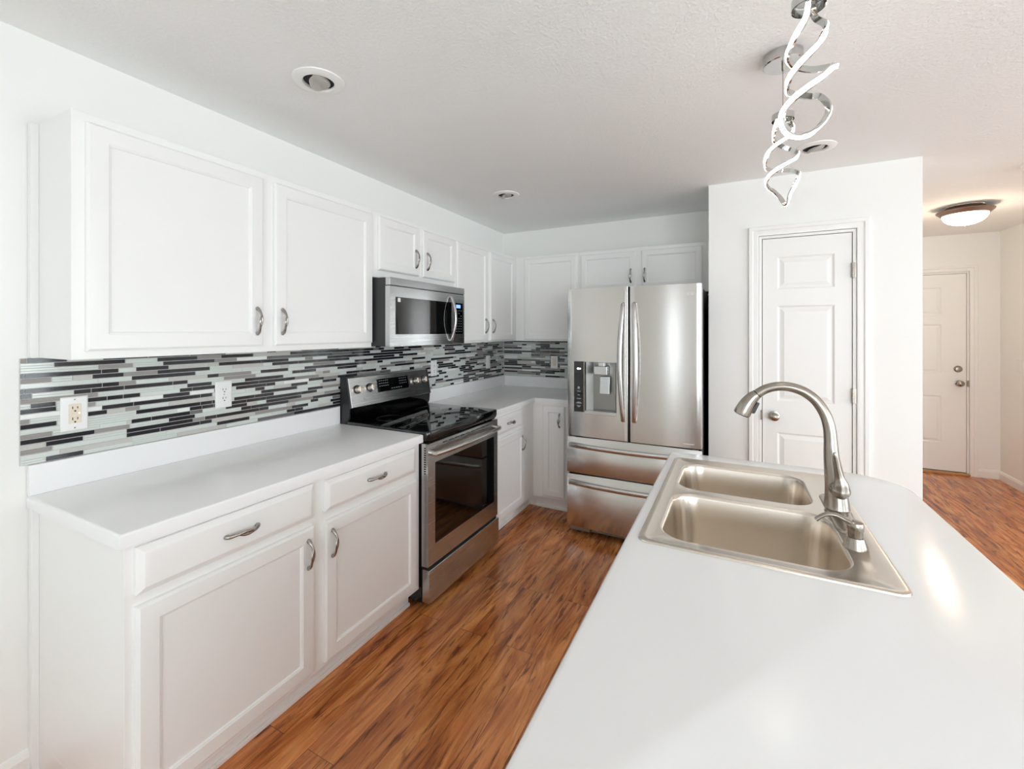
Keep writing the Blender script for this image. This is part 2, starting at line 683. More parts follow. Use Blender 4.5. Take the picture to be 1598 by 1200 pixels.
def panel_door(name, x0, x1, z0, z1, y, panels, t=0.035):
    """moulded interior door, front face at y, facing -y; built as strips round the raised fields"""
    bm = B()
    xs = sorted(set([x0, x1] + [p[0] for p in panels] + [p[1] for p in panels]))
    zs = sorted(set([z0, z1] + [p[2] for p in panels] + [p[3] for p in panels]))
    grid = {}
    for i, x in enumerate(xs):
        for k, z in enumerate(zs):
            grid[i, k] = bm.verts.new((x, y, z))
    for i in range(len(xs) - 1):
        for k in range(len(zs) - 1):
            q = (xs[i], xs[i + 1], zs[k], zs[k + 1])
            hit = [p for p in panels if p[0] <= q[0] + 1e-6 and p[1] >= q[1] - 1e-6 and p[2] <= q[2] + 1e-6 and p[3] >= q[3] - 1e-6]
            if not hit:
                bm.faces.new((grid[i, k], grid[i + 1, k], grid[i + 1, k + 1], grid[i, k + 1]))
    for (a, b, c, d) in panels:
        loops = [rect(a, b, c, d, y), rect(a + 0.010, b - 0.010, c + 0.010, d - 0.010, y + 0.008), rect(a + 0.016, b - 0.016, c + 0.016, d - 0.016, y + 0.008), rect(a + 0.038, b - 0.038, c + 0.038, d - 0.038, y + 0.0015)]
        loft(bm, loops, cap0=False)
    e = [bm.verts.new(p) for p in rect(x0, x1, z0, z1, y)]
    g = [bm.verts.new(p) for p in rect(x0, x1, z0, z1, y + t)]
    for i in range(4):
        j = (i + 1) % 4
        bm.faces.new((e[i], e[j], g[j], g[i]))
    bm.faces.new(g[::-1])
    bmesh.ops.remove_doubles(bm, verts=bm.verts, dist=1e-5)
    o = obj(name, bm, M['door'])
    return struct(o)


def knob(parent, x, y, z, r=0.026, name='knob'):
    bm = B()
    lathe(bm, [(0.031, 0), (0.031, 0.006), (0.014, 0.009), (0.011, 0.024), (r * 0.75, 0.034), (r, 0.047), (r * 0.95, 0.056), (r * 0.6, 0.064), (0.004, 0.066)], (x, y, z), 'y', 28)
    return obj(name, bm, M['nickel'], parent, smooth=40, label='satin nickel round door knob')


def hinge(parent, x, y, z):
    bm = B()
    for k in range(3):
        lathe(bm, [(0.007, -0.044 + k * 0.03), (0.007, -0.016 + k * 0.03)], (x, y - 0.006, z), 'z', 12)
    box(bm, x - 0.003, x + 0.02, y - 0.002, y + 0.002, z - 0.044, z + 0.044)
    obj('hinge', bm, M['nickel'], parent, smooth=40, label='satin nickel hinge')


# pantry door
t1 = casing('trim_1', DX0 - 0.004 - 0.018, DX1 + 0.004 + 0.018, DZ + 0.022, PY)
t1['label'] = 'white moulded casing around the pantry door'
px0, px1 = DX0 + 0.08, DX1 - 0.083
d1 = panel_door('door_1', DX0, DX1, 0.012, DZ, PY + 0.006, [(px0, px1, 1.715, 1.918), (px0, px1, 1.01, 1.61), (px0, px1, 0.22, 0.812)])
d1['label'] = 'narrow white three panel pantry door'
knob(d1, 2.285, PY + 0.006, 0.915)
for z in (1.81, 1.067, 0.22):
    hinge(d1, DX1 + 0.003, PY + 0.001, z)
bm = B()
box(bm, DX0 - 0.012, DX0 - 0.002, PY - 0.003, PY + 0.001, 0.885, 0.945)
obj('strike_plate', bm, M['nickel'], t1)
# entry door
t2 = casing('trim_2', EX0 - 0.022, EX1 + 0.022, EZ + 0.022, HY)
t2['label'] = 'white moulded casing around the entry door'
pw = [(EX0 + 0.11, EX0 + 0.40), (EX1 - 0.475 + 0.0, EX1 - 0.185)]
pl = []
for a, b in pw:
    pl += [(a, b, 1.62, 1.90), (a, b, 1.02, 1.52), (a, b, 0.31, 0.79)]
d2 = panel_door('door_2', EX0, EX1, 0.03, EZ, HY + 0.006, pl)
d2['label'] = 'white six panel entry door at the end of the hall'
knob(d2, EX1 - 0.056, HY + 0.006, 0.925, 0.03)
bm = B()
lathe(bm, [(0.033, 0), (0.033, 0.008), (0.025, 0.014), (0.022, 0.022), (0.003, 0.024)], (EX1 - 0.062, HY + 0.006, 1.069), 'y', 28)
obj('deadbolt', bm, M['nickel'], d2, smooth=40, label='round satin nickel deadbolt')
bm = B()
box(bm, EX1 + 0.004, EX1 + 0.018, HY - 0.002, HY + 0.003, 0.895, 0.955)
obj('strike_plate', bm, M['nickel'], t2)
struct(bx('trim_3', EX0 - 0.02, EX1 + 0.02, HY - 0.035, HY + 0.1, 0, 0.022, M['wood_sill'], bevel=0.004), 'light oak threshold below the entry door')

# ================================================================== PULLS / CABINETS
def pull_bm(length=0.104):
    """twisted bow pull: two leaf ends joined by a split, open middle. long axis z, stands off towards -y"""
    bm = B()
    h = length / 2
    for s in (-1, 1):
        P = [(0, 0.0, s * h), (0, -0.004, s * (h - 0.001)), (0, -0.012, s * (h - 0.006)), (s * 0.002, -0.021, s * (h - 0.018)), (s * 0.003, -0.026, s * (h - 0.031))]
        R = [(0.0070, 0.009), (0.0078, 0.0085), (0.0070, 0.0062), (0.0052, 0.0046), (0.0042, 0.0042)]
        sweep(bm, smooth_path(P, 4), interp(R, 4), 10, up=(0, 0, 1))
    z = h - 0.031
    for s in (-1, 1):
        P = []
        R = []
        for k in range(13):
            u = -1 + 2 * k / 12
            bow = math.cos(u * PI / 2)
            P.append((u * 0.003 + s * 0.0055 * bow, -0.026 - 0.003 * bow + s * 0.002 * bow, u * (z + 0.003)))
            R.append((0.0032, 0.0044))
        sweep(bm, P, R, 8, up=(1, 0, 0))
    return bm


_pull = obj('handle', pull_bm(), M['nickel_d'], smooth=45)
pull_mesh = _pull.data
bpy.data.objects.remove(_pull)


def pull(parent, x, z, horiz=False, y=-0.02):
    o = bpy.data.objects.new('handle', pull_mesh)
    COL.objects.link(o)
    o.parent = parent
    o.location = (x, y, z)
    if horiz:
        o.rotation_euler = (0, PI / 2, 0)
    o['label'] = 'twisted satin nickel pull'
    return o


def cab_door(cab, x0, x1, z0, z1, hx=None, hz=None, y=0.0, stile=0.052):
    """recessed flat panel door in cabinet space (front faces -y)"""
    bm = B()
    panel_relief(bm, x0, x1, z0, z1, [(0, 0.013), (0.007, 0.0195), (0.010, 0.020), (stile, 0.020), (stile + 0.004, 0.0175), (stile + 0.0055, 0.0175), (stile + 0.009, 0.0125)], back=y)
    o = obj('door', bm, M['cab'], cab, smooth=20)
    if hx is not None:
        pull(o, hx, hz)
    return o


def cab_drawer(cab, x0, x1, z0, z1, handle=True):
    bm = B()
    panel_relief(bm, x0, x1, z0, z1, [(0, 0.011), (0.016, 0.0205), (0.019, 0.0215), (0.03, 0.0215)])
    o = obj('drawer', bm, M['cab'], cab, smooth=20)
    if handle:
        pull(o, (x0 + x1) / 2, (z0 + z1) / 2, True, -0.0215)
    return o


def upper(label, loc, rz, w, z0, z1, depth, doors, group=None, scribe=False):
    """wall cabinet: local x along the face, y into the wall"""
    t = thing('wall_cabinet', label, 'cabinet', loc, rz, group)
    bm = B()
    box(bm, 0, w, 0, depth, z0, z1)
    obj('body', bm, M['cab'], t, bevel=0.0015)
    for d in doors:
        cab_door(t, *d)
    if scribe:
        bx('filler_strip', -0.02, 0, depth - 0.028, depth, z0, z1, M['cab'], t, bevel=0.0015)
    return t


UF = 0.268
UD = UF - 0.001
Q = PI / 2
ZU, ZT = 1.3616, 2.128
GU = 'white upper cabinets around the kitchen'
# on the left wall: local x = world y - y0
y0 = -3.33
upper('wide white two door wall cabinet with tall doors, nearest the camera, beside the microwave', (UF, y0, 0), Q, 1.243, ZU, ZT, UD,
      [(0.031, 0.603, 1.387, 2.098, 0.573, 1.492), (0.655, 1.236, 1.387, 2.098, 0.688, 1.492)], scribe=True)
y0 = -2.086
upper('short white two door cabinet above the microwave', (UF, y0, 0), Q, 0.811, 1.752, ZT, UD,
      [(0.040, 0.395, 1.796, 2.101, 0.357, 1.9, 0.0, 0.045), (0.434, 0.799, 1.796, 2.101, 0.472, 1.9, 0.0, 0.045)])
y0 = -1.274
upper('tall white two door wall cabinet between the microwave and the room corner', (UF, y0, 0), Q, 1.272, ZU, ZT, UD,
      [(0.012, 0.457, 1.374, 2.101, 0.415, 1.492, 0.0, 0.045), (0.499, 0.937, 1.374, 2.101, 0.532, 1.492, 0.0, 0.045)])
# on the back wall: local x = world x - x0, front face y = -UF
x0 = UF + 0.001
upper('white wall cabinet with one plain door on the back wall left of the refrigerator', (x0, -UF, 0), 0, 0.603, ZU, ZT, UD,
      [(0.09, 0.585, 1.374, 2.107, None, None, 0.0, 0.045)])
x0 = 0.873
upper('low white two door cabinet above the refrigerator', (x0, -UF, 0), 0, 1.033, 1.752, ZT, UD,
      [(0.020, 0.477, 1.796, 2.101, 0.442, 1.9, 0.0, 0.042), (0.526, 0.975, 1.796, 2.101, 0.551, 1.9, 0.0, 0.042)])


def base_unit(label, loc, rz, w, depth, doors, drawers, toe=0.07, scribe=False, toe_x=None):
    t = thing('base_cabinet', label, 'cabinet', loc, rz)
    bx('body', 0, w, 0, depth, 0.105, 0.872, M['cab'], t, bevel=0.0015)
    a, b = toe_x or (0, w)
    bx('toe_kick', a, b, toe, depth - 0.01, 0.0, 0.105, M['cab'], t)
    bx('shoe_moulding', a, b, toe - 0.012, toe, 0.0, 0.018, M['trim'], t, bevel=0.003)
    for d in doors:
        cab_door(t, *d)
    for d in drawers:
        cab_drawer(t, *d)
    if scribe:
        bx('filler_strip', -0.018, 0, depth - 0.03, depth, 0.0, 0.872, M['cab'], t, bevel=0.0015)
    return t


BF = 0.595
y0 = -3.33
base_unit('long white base cabinet with two drawers over two doors, left of the range', (BF, y0, 0), Q, 1.247, BF - 0.002,
          [(0.022, 0.592, 0.128, 0.695, 0.561, 0.598), (0.643, 1.212, 0.128, 0.690, 0.674, 0.595)],
          [(0.022, 0.592, 0.726, 0.858), (0.643, 1.202, 0.728, 0.852)], scribe=True)
y0 = -1.315
cb = base_unit('white base cabinet with one drawer and one door between the range and the corner', (BF, y0, 0), Q, 1.313, BF - 0.002,
          [(0.035, 0.490, 0.128, 0.697, 0.452, 0.595)], [(0.035, 0.468, 0.728, 0.850)], toe_x=(0, 0.78))
bx('toe_kick', 0.77, 0.785, -0.0005, 0.0695, 0.0, 0.105, M['cab'], cb)
base_unit('narrow white base cabinet with one tall door beside the refrigerator', (BF + 0.001, -0.615, 0), 0, 0.386, 0.612,
          [(0.09, 0.277, 0.128, 0.852, 0.236, 0.742, 0.0, 0.045)], [])

# ================================================================== COUNTERTOPS
ZC = 0.9118


def slab_loop_top(bm, outline, holes, z0, z1, r=0.008):
    """countertop from outline(inset) function: rounded upper edge"""
    ins = [(0.0, z0), (0.0, z1 - r)] + [(r * (1 - math.cos(a)), z1 - r + r * math.sin(a)) for a in (PI / 6, PI / 3)] + [(r, z1)]
    loops = [[(p[0], p[1], z) for p in outline(i)] for i, z in ins]
    loft(bm, loops, cap0=False, cap1=False)
    fill_holes(bm, [outline(r)] + holes, z1)
    fill_holes(bm, [outline(0)] + holes, z0)
    for h in holes:
        loft(bm, [[(p[0], p[1], z0) for p in h], [(p[0], p[1], z1) for p in h]], cap0=False, cap1=False)
    bmesh.ops.remove_doubles(bm, verts=bm.verts, dist=1e-5)


def poly_inset(pts):
    """outline function for a ccw polygon: inset edges flagged True"""
    n = len(pts)

    def f(d):
        out = []
        for i in range(n):
            (x, y, a), (xn, yn, b), (xp, yp, c) = pts[i], pts[(i + 1) % n], pts[i - 1]
            # edge i: pts[i]->pts[i+1] flag a ; edge i-1 flag c
            def edge(p, q, fl):
                dx, dy = q[0] - p[0], q[1] - p[1]
                l = math.hypot(dx, dy)
                nx, ny = -dy / l, dx / l
                o = d if fl else 0
                return (p[0] + nx * o, p[1] + ny * o, dx / l, dy / l)
            e1 = edge((xp, yp), (x, y), c)
            e2 = edge((x, y), (xn, yn), a)
            det = e1[2] * e2[3] - e1[3] * e2[2]
            s = ((e2[0] - e1[0]) * e2[3] - (e2[1] - e1[1]) * e2[2]) / det
            out.append((e1[0] + e1[2] * s, e1[1] + e1[3] * s))
        return out
    return f


def counter(name, label, pts, splash):
    bm = B()
    slab_loop_top(bm, poly_inset(pts), [], 0.872, ZC)
    t = thing(name, label, 'countertop')
    obj('worktop', bm, M['lam'], t, smooth=35)
    bm = B()
    for s in splash:
        box(bm, *s, ZC + 0.0002, ZC + 0.1)
    obj('upstand', bm, M['lam'], t, bevel=0.003)
    return t


# ccw outlines (x, y, round this edge?)
counter('countertop', 'white laminate countertop left of the range, in the foreground', [(0.002, -3.352, True), (0.622, -3.352, True), (0.622, -2.082, False), (0.002, -2.082, False)],
        [(0.002, 0.021, -3.352, -2.082)])
counter('countertop', 'white L shaped laminate countertop in the corner right of the range',
        [(0.002, -1.316, False), (0.622, -1.316, True), (0.622, -0.642, True), (0.985, -0.642, False), (0.985, -0.002, False), (0.002, -0.002, False)],
        [(0.002, 0.021, -1.316, -0.002), (0.0212, 0.985, -0.021, -0.002)])

# ================================================================== MOSAIC TILE BACKSPLASH
TC = {'K': (34, 35, 40), 'L': (212, 219, 214), 'G': (146, 141, 137), 'S': (194, 192, 186), 'W': (236, 238, 235), 'D': (104, 102, 102)}
tile_mats = []
for k, rgb in TC.items():
    tile_mats.append(mat('tile_' + {'K': 'black_glass', 'L': 'pale_green_glass', 'G': 'taupe_stone', 'S': 'light_stone', 'W': 'white_glass', 'D': 'grey_stone'}[k], rgb, {'K': 0.08, 'L': 0.1, 'W': 0.1}.get(k, 0.4), spec=0.6))
tile_mats.append(mat('tile_grout', (208, 208, 204), 0.8))
TK = list(TC.keys())
rowsL = [  # as read off the wall at its near end: (tone, end in cm from the panel's near edge)
    [('G', 1.6), ('K', 11.3), ('L', 21), ('K', 35)],
    [('L', 8), ('K', 27.6), ('L', 38)],
    [('L', 19.7), ('G', 30), ('L', 40)],
    [('K', 1), ('K', 20.6), ('K', 25.6), ('L', 31), ('K', 42)],
    [('G', 7.4), ('L', 12.6), ('S', 18), ('K', 27.2), ('G', 38)],
    [('L', 19.5), ('L', 29.6), ('K', 52)],
    [('K', 1), ('K', 20.8), ('K', 25.8), ('G', 31), ('L', 42)],
    [('K', 2.7), ('L', 13), ('K', 17.7), ('K', 27.3), ('K', 43.5), ('K', 49)],
    [('G', 16.5), ('G', 19.6), ('L', 44)],
    [('L', 2.4), ('K', 8.5), ('L', 16), ('K', 22.2), ('K', 27), ('K', 32.3), ('L', 46)],
    [('K', 8.6), ('L', 16), ('G', 19), ('L', 29), ('W', 40)],
    [('W', 16), ('W', 20.7), ('K', 30.2), ('K', 54)],
    [('G', 2.2), ('L', 16), ('K', 22.2), ('S', 27.6), ('G', 32.2), ('L', 42)],
    [('K', 8.7), ('L', 16), ('L', 31), ('K', 54)],
    [('L', 10), ('L', 30), ('L', 45)],
    [('G', 7.6), ('L', 20), ('L', 28), ('S', 29.5), ('K', 36), ('K', 50)],
    [('K', 18.7), ('G', 29), ('L', 42)],
    [('S', 6), ('K', 15.5), ('L', 28), ('K', 51)],
    [('G', 7.6), ('L', 28), ('K', 39)],
    [('L', 9.4), ('S', 29.6), ('L', 41)],
    [('L', 6), ('K', 15.6), ('L', 30), ('L', 45)],
]


def mosaic(name, label, length, seed, rows, place, label2=None):
    rnd = random.Random(seed)
    bm = B()
    z0, z1, n = 1.0125, 1.3605, 21
    rh = (z1 - z0) / n
    gr = 0.0016

    def quadbox(a0, a1, c0, c1, mi, d0, d1, bvl):
        # outer rim then bevelled face
        P = [place(a0, d0, c0), place(a1, d0, c0), place(a1, d0, c1), place(a0, d0, c1)]
        Qs = [place(a0 + bvl, d1, c0 + bvl), place(a1 - bvl, d1, c0 + bvl), place(a1 - bvl, d1, c1 - bvl), place(a0 + bvl, d1, c1 - bvl)]
        p = [bm.verts.new(q) for q in P]
        q = [bm.verts.new(q) for q in Qs]
        fs = [bm.faces.new(q)]
        for i in range(4):
            j = (i + 1) % 4
            fs.append(bm.faces.new((p[i], p[j], q[j], q[i])))
        for f in fs:
            f.material_index = mi
    quadbox(0, length, z0, z1, len(TK), 0.0005, 0.006, 0.0)
    for r in range(n):
        top = z1 - r * rh
        bot = top - rh
        cur = 0.0
        segs = []
        if rows:
            for k, e in rows[r]:
                segs.append((k, cur, e / 100))
                cur = e / 100
        last = segs[-1][0] if segs else None
        while cur < length:
            k = rnd.choices('KLGSWD', [0.36, 0.30, 0.13, 0.12, 0.05, 0.04])[0]
            if k == last and k != 'K' and rnd.random() < 0.5:
                k = 'K'
            last = k
            w = rnd.choice([0.048, 0.048, 0.098, 0.098, 0.148, 0.198] if k == 'K' else [0.048, 0.098, 0.148, 0.148, 0.198])
            segs.append((k, cur, cur + w))
            cur += w
        for k, a, b in segs:
            b = min(b, length)
            if b - a < 0.006:
                continue
            mi = TK.index(k)
            if k == 'L' and rnd.random() < 0.45:
                m_ = (top + bot) / 2
                quadbox(a + gr / 2, b - gr / 2, bot + gr / 2, m_ - gr / 3, mi, 0.005, 0.0082, 0.0005)
                quadbox(a + gr / 2, b - gr / 2, m_ + gr / 3, top - gr / 2, mi, 0.005, 0.0082, 0.0005)
            else:
                quadbox(a + gr / 2, b - gr / 2, bot + gr / 2, top - gr / 2, mi, 0.005, 0.0082, 0.0006)
    o = obj(name, bm, tile_mats)
    return tag(o, label, 'backsplash')


mosaic('tile_backsplash', 'long linear mosaic backsplash in black, grey and pale glass on the left wall', 3.355, 3, rowsL, lambda a, d, z: (d, -3.368 + a, z))
mosaic('tile_backsplash', 'short linear mosaic backsplash on the back wall beside the refrigerator', 0.985, 8, None, lambda a, d, z: (0.0085 + a, -d, z))


# ================================================================== OUTLETS
def plate_local(t, w=0.072, h=0.118):
    bm = B()
    panel_relief(bm, -w / 2, w / 2, -h / 2, h / 2, [(0, 0.003), (0.004, 0.006), (0.006, 0.0062)])
    return obj('cover_plate', bm, M['plastic_w'], t, smooth=30)


def slots(bm, x, z, y):
    for dx, hh in ((-0.0065, 0.0045), (0.0065, 0.0036)):
        box(bm, x + dx - 0.0011, x + dx + 0.0011, y, y - 0.0008, z - hh, z + hh)
    lathe(bm, [(0.0028, 0.0), (0.0028, 0.0008)], (x, y, z - 0.0115), 'y', 12)


def gfci(label, loc, rz, m='plastic_al', rows=2):
    t = thing('wall_outlet', label, 'outlet', loc, rz)
    plate_local(t)
    bm = B()
    panel_relief(bm, -0.0165, 0.0165, -0.0335, 0.0335, [(0, 0.0075), (0.001, 0.0085)], back=-0.005)
    r = obj('receptacle', bm, M[m], t, label='almond receptacle insert')
    bm = B()
    slots(bm, 0, 0.021, -0.0085)
    slots(bm, 0, -0.017, -0.0085)
    obj('sockets', bm, M['slot'], r)
    bm = B()
    box(bm, -0.006, 0.006, -0.0085, -0.0098, -0.003, 0.0035)
    box(bm, -0.0145, -0.008, -0.0085, -0.0095, -0.003, 0.0035)
    obj('test_button', bm, M[m], r)
    bm = B()
    lathe(bm, [(0.0018, 0), (0.0018, 0.001)], (0.011, -0.0085, 0.001), 'y', 12)
    obj('indicator_light', bm, M['dot'], r)
    bm = B()
    lathe(bm, [(0.0026, 0), (0.002, 0.001)], (0, -0.0062, -0.049), 'y', 12)
    obj('screw', bm, M['nickel'], t)
    bm = B()
    lathe(bm, [(0.0026, 0), (0.002, 0.001)], (0, -0.0062, 0.049), 'y', 12)
    obj('screw', bm, M['nickel'], t)
    return t


def duplex(label, loc, rz):
    t = thing('wall_outlet', label, 'outlet', loc, rz)
    plate_local(t)
    for z in (0.0195, -0.0195):
        bm = B()
        lp = []
        for yy, s in ((-0.005, 1), (-0.0085, 1), (-0.009, 0.95)):
            lp.append([(0.0172 * s * math.cos(a), yy, z + max(-0.0135, min(0.0135, 0.0172 * s * math.sin(a)))) for a in [2 * PI * k / 28 for k in range(28)]])
        loft(bm, lp)
        r = obj('receptacle', bm, M['plastic_w'], t, label='round edged white receptacle')
        bm = B()
        slots(bm, 0, z + 0.004, -0.009)
        obj('sockets', bm, M['slot'], r)
    bm = B()
    lathe(bm, [(0.0026, 0), (0.002, 0.001)], (0, -0.0062, 0), 'y', 12)
    obj('screw', bm, M['nickel'], t)
    return t


def rocker(label, loc, rz, m='plastic_w', w=0.072):
    t = thing('wall_switch', label, 'switch', loc, rz)
    plate_local(t, w)
    bm = B()
    loft(bm, [rect(-0.0165, 0.0165, -0.0335, 0.0335, -0.005), rect(-0.0165, 0.0165, -0.0335, 0.0335, -0.0075),
              [(-0.016, -0.0078, -0.033), (0.016, -0.0078, -0.033), (0.016, -0.0105, 0.033), (-0.016, -0.0105, 0.033)]])
    obj('rocker', bm, M[m], t)
    return t


TW = 0.0084
gfci('white plate outlet with an almond insert on the tiles, nearest the camera', (TW, -3.2375, 1.1625), Q)
duplex('white duplex outlet with two round sockets on the tiles below the tall cabinet doors', (TW, -2.7335, 1.165), Q)
gfci('white outlet on the tiles just right of the range control panel', (TW, -1.172, 1.166), Q, 'plastic_w')
rocker('white switch on the left wall tiles close to the room corner', (TW, -0.336, 1.163), Q)
rocker('pale beige plate on the back wall tiles beside the refrigerator', (0.5455, -TW, 1.1575), 0, 'plastic_al')
rocker('white switch plate at the right edge on the hall wall', (4.3795, 1.765, 1.13), -Q, 'plastic_w', 0.115)

# ================================================================== RANGE
RY0, RY1 = -2.078, -1.320
rng = thing('electric_range', 'stainless steel electric range with black glass cooktop', 'range')
bx('body', 0.03, 0.606, RY0 + 0.003, RY1 - 0.003, 0.03, 0.905, M['black'], rng, bevel=0.002, label='black enamel side panels')
# cooktop with rounded front corners
bm = B()
cy0, cy1 = RY0 + 0.0015, RY1 - 0.0015
outer = lambda i, z: rrect(0.055 + i, 0.652 - i, cy0 + i, cy1 - i, 0.0, z, 6, rs=(0.025, 0.004, 0.004, 0.025))
loft(bm, [outer(0.012, 0.868), outer(0.004, 0.878), outer(0.0, 0.895), outer(0.0, 0.921), outer(0.002, 0.926), outer(0.005, 0.928)])
ct = obj('cooktop', bm, M['glass_b'], rng, smooth=30, label='black glass cooktop')
M['burner'] = mat('burner_ring', (70, 70, 72), 0.2)
for (bxx, byy, r) in [(0.22, RY0 + 0.2, 0.085), (0.22, RY1 - 0.2, 0.08), (0.49, RY0 + 0.2, 0.075), (0.49, RY1 - 0.2, 0.11)]:
    bm = B()
    lathe(bm, [(r, 0), (r, 0.0004), (r - 0.0025, 0.0004), (r - 0.0025, 0)], (bxx, byy, 0.928), 'z', 48, cap0=False, cap1=False)
    obj('burner_ring', bm, M['burner'], ct)
# backguard: slanted stainless console over a black curved riser
def yprism(bm, prof, ya, yb):
    loft(bm, [[(x, ya, z) for x, z in prof], [(x, yb, z) for x, z in prof]])
bm = B()
yprism(bm, [(0.02, 0.90), (0.066, 0.90), (0.072, 0.93), (0.083, 0.95), (0.088, 0.985), (0.090, 1.01), (0.02, 1.01)], cy0 + 0.004, cy1 - 0.004)
rz = obj('riser', bm, M['glass_b'], rng, smooth=25, bevel=0.002, label='glossy black riser behind the cooktop')
bm = B()
yprism(bm, [(0.016, 1.0), (0.095, 1.003), (0.062, 1.176), (0.05, 1.181), (0.016, 1.181)], cy0 + 0.012, cy1 - 0.012)
con = obj('control_panel', bm, M['steel'], rng, bevel=0.003, label='slanted brushed steel control panel')
for ca in (cy0, cy1 - 0.012):
    bm = B()
    yprism(bm, [(0.014, 0.90), (0.06, 0.90), (0.084, 0.95), (0.089, 1.004), (0.0965, 1.003), (0.0635, 1.178), (0.05, 1.182), (0.014, 1.182)], ca, ca + 0.012)
    obj('end_cap', bm, M['black_side'], rng, bevel=0.0015, label='dark end cap of the control panel')
# frame of the slanted panel: point on it and directions
pb, pt_ = Vector((0.095, 0, 1.003)), Vector((0.062, 0, 1.176))
upv = (pt_ - pb).normalized()
nrm = Vector((upv.z, 0, -upv.x))


def onpanel(y, z, off=0.0):
    f = (z - pb.z) / (pt_.z - pb.z)
    p = pb + (pt_ - pb) * f + nrm * off
    return Vector((p.x, y, p.z))


def slab_on_panel(bm, ya, yb, za, zb, o0, o1):
    a = [onpanel(ya, za, o0), onpanel(yb, za, o0), onpanel(yb, zb, o0), onpanel(ya, zb, o0)]
    b = [onpanel(ya, za, o1), onpanel(yb, za, o1), onpanel(yb, zb, o1), onpanel(ya, zb, o1)]
    loft(bm, [a, b])


bm = B()
slab_on_panel(bm, -1.84, -1.555, 1.068, 1.147, 0.0005, 0.003)
n0 = len(bm.faces)
for i in range(5):
    for j in range(3):
        y = -1.825 + i * 0.018
        z = 1.136 - j * 0.016
        slab_on_panel(bm, y, y + 0.009, z - 0.002, z + 0.002, 0.003, 0.0034)
        y = -1.64 + i * 0.016
        slab_on_panel(bm, y, y + 0.006, z - 0.002, z + 0.002, 0.003, 0.0034)
for i in range(5):
    y = -1.72 + i * 0.022
    slab_on_panel(bm, y, y + 0.011, 1.079, 1.083, 0.003, 0.0034)
mark(bm, n0, 1)
obj('display', bm, [M['glass_b'], M['btn']], con, label='black glass oven display with printed keys')
bm = B()
slab_on_panel(bm, -1.553, -1.549, 1.066, 1.149, 0.0005, 0.004)
obj('display_edge', bm, M['nickel'], con)
rotm = Matrix((nrm.cross(Vector((0, 1, 0))).normalized(), Vector((0, 1, 0)), nrm)).transposed()
qrot = nrm.to_track_quat('Z', 'Y')
for y in (-2.005, -1.905, -1.475, -1.385):
    bm = B()
    lathe(bm, [(0.026, 0.0005), (0.026, 0.003), (0.024, 0.004)], seg=32)
    k = obj('dial_skirt', bm, M['black'], con, smooth=40, loc=onpanel(y, 1.105))
    k.rotation_mode = 'QUATERNION'
    k.rotation_quaternion = qrot
    bm = B()
    lathe(bm, [(0.0215, 0.004), (0.0215, 0.014), (0.0195, 0.026), (0.017, 0.0285), (0.003, 0.029)], seg=32)
    loft(bm, [[(-0.004, -0.018, 0.027), (0.004, -0.018, 0.027), (0.004, 0.018, 0.027), (-0.004, 0.018, 0.027)], [(-0.003, -0.017, 0.034), (0.003, -0.017, 0.034), (0.003, 0.017, 0.034), (-0.003, 0.017, 0.034)]])
    obj('dial', bm, M['dial'], k, smooth=40, label='round nickel dial')
bm = B()
lathe(bm, [(0.0035, 0.0), (0.0035, 0.001)], seg=16)
o = obj('badge', bm, M['ring'], con, loc=onpanel(-1.955, 1.043, 0.0005))
o.rotation_mode = 'QUATERNION'
o.rotation_quaternion = qrot
# oven door
dy0, dy1 = RY0 + 0.003, RY1 - 0.003
bm = B()
XF = 0.648
box(bm, 0.607, XF - 0.004, dy0, dy1, 0.222, 0.862)
# stainless frame around the window
wy0, wy1, wz0, wz1 = dy0 + 0.062, dy1 - 0.045, 0.325, 0.755
for a, b, c, d in [(dy0, wy0, 0.222, 0.862), (wy1, dy1, 0.222, 0.862), (wy0, wy1, 0.222, wz0), (wy0, wy1, wz1, 0.862)]:
    box(bm, XF - 0.004, XF, a, b, c, d)
n0 = len(bm.faces)
for k in range(9):
    y = dy0 + 0.13 + k * 0.058
    box(bm, XF, XF + 0.0006, y, y + 0.044, 0.842, 0.847)
for k in range(12):
    z = 0.84 - k * 0.012
    box(bm, 0.622, 0.634, dy0 - 0.0006, dy0, z - 0.0035, z + 0.0025)
mark(bm, n0, 1)
od = obj('oven_door', bm, [M['steel'], M['gap']], rng, label='stainless oven door with a black window')
bx('oven_window', XF - 0.0039, XF - 0.0012, wy0 + 0.0003, wy1 - 0.0003, wz0 + 0.0003, wz1 - 0.0003, M['glass_b'], od, label='black glass window')
# bowed bar handle
P = []
for k in range(21):
    u = k / 20
    y = dy0 + 0.028 + (dy1 - dy0 - 0.056) * u
    P.append((XF + 0.034 + 0.022 * math.sin(PI * u) ** 0.8, y, 0.812))
P = [(XF - 0.002, P[0][1] + 0.001, 0.812), (XF + 0.016, P[0][1], 0.812)] + P + [(XF + 0.016, P[-1][1], 0.812), (XF - 0.002, P[-1][1] - 0.001, 0.812)]
bm = B()
sweep(bm, P, (0.0105, 0.013), 14)
obj('handle', bm, M['steel_h'], od, smooth=50, label='bowed stainless bar handle')
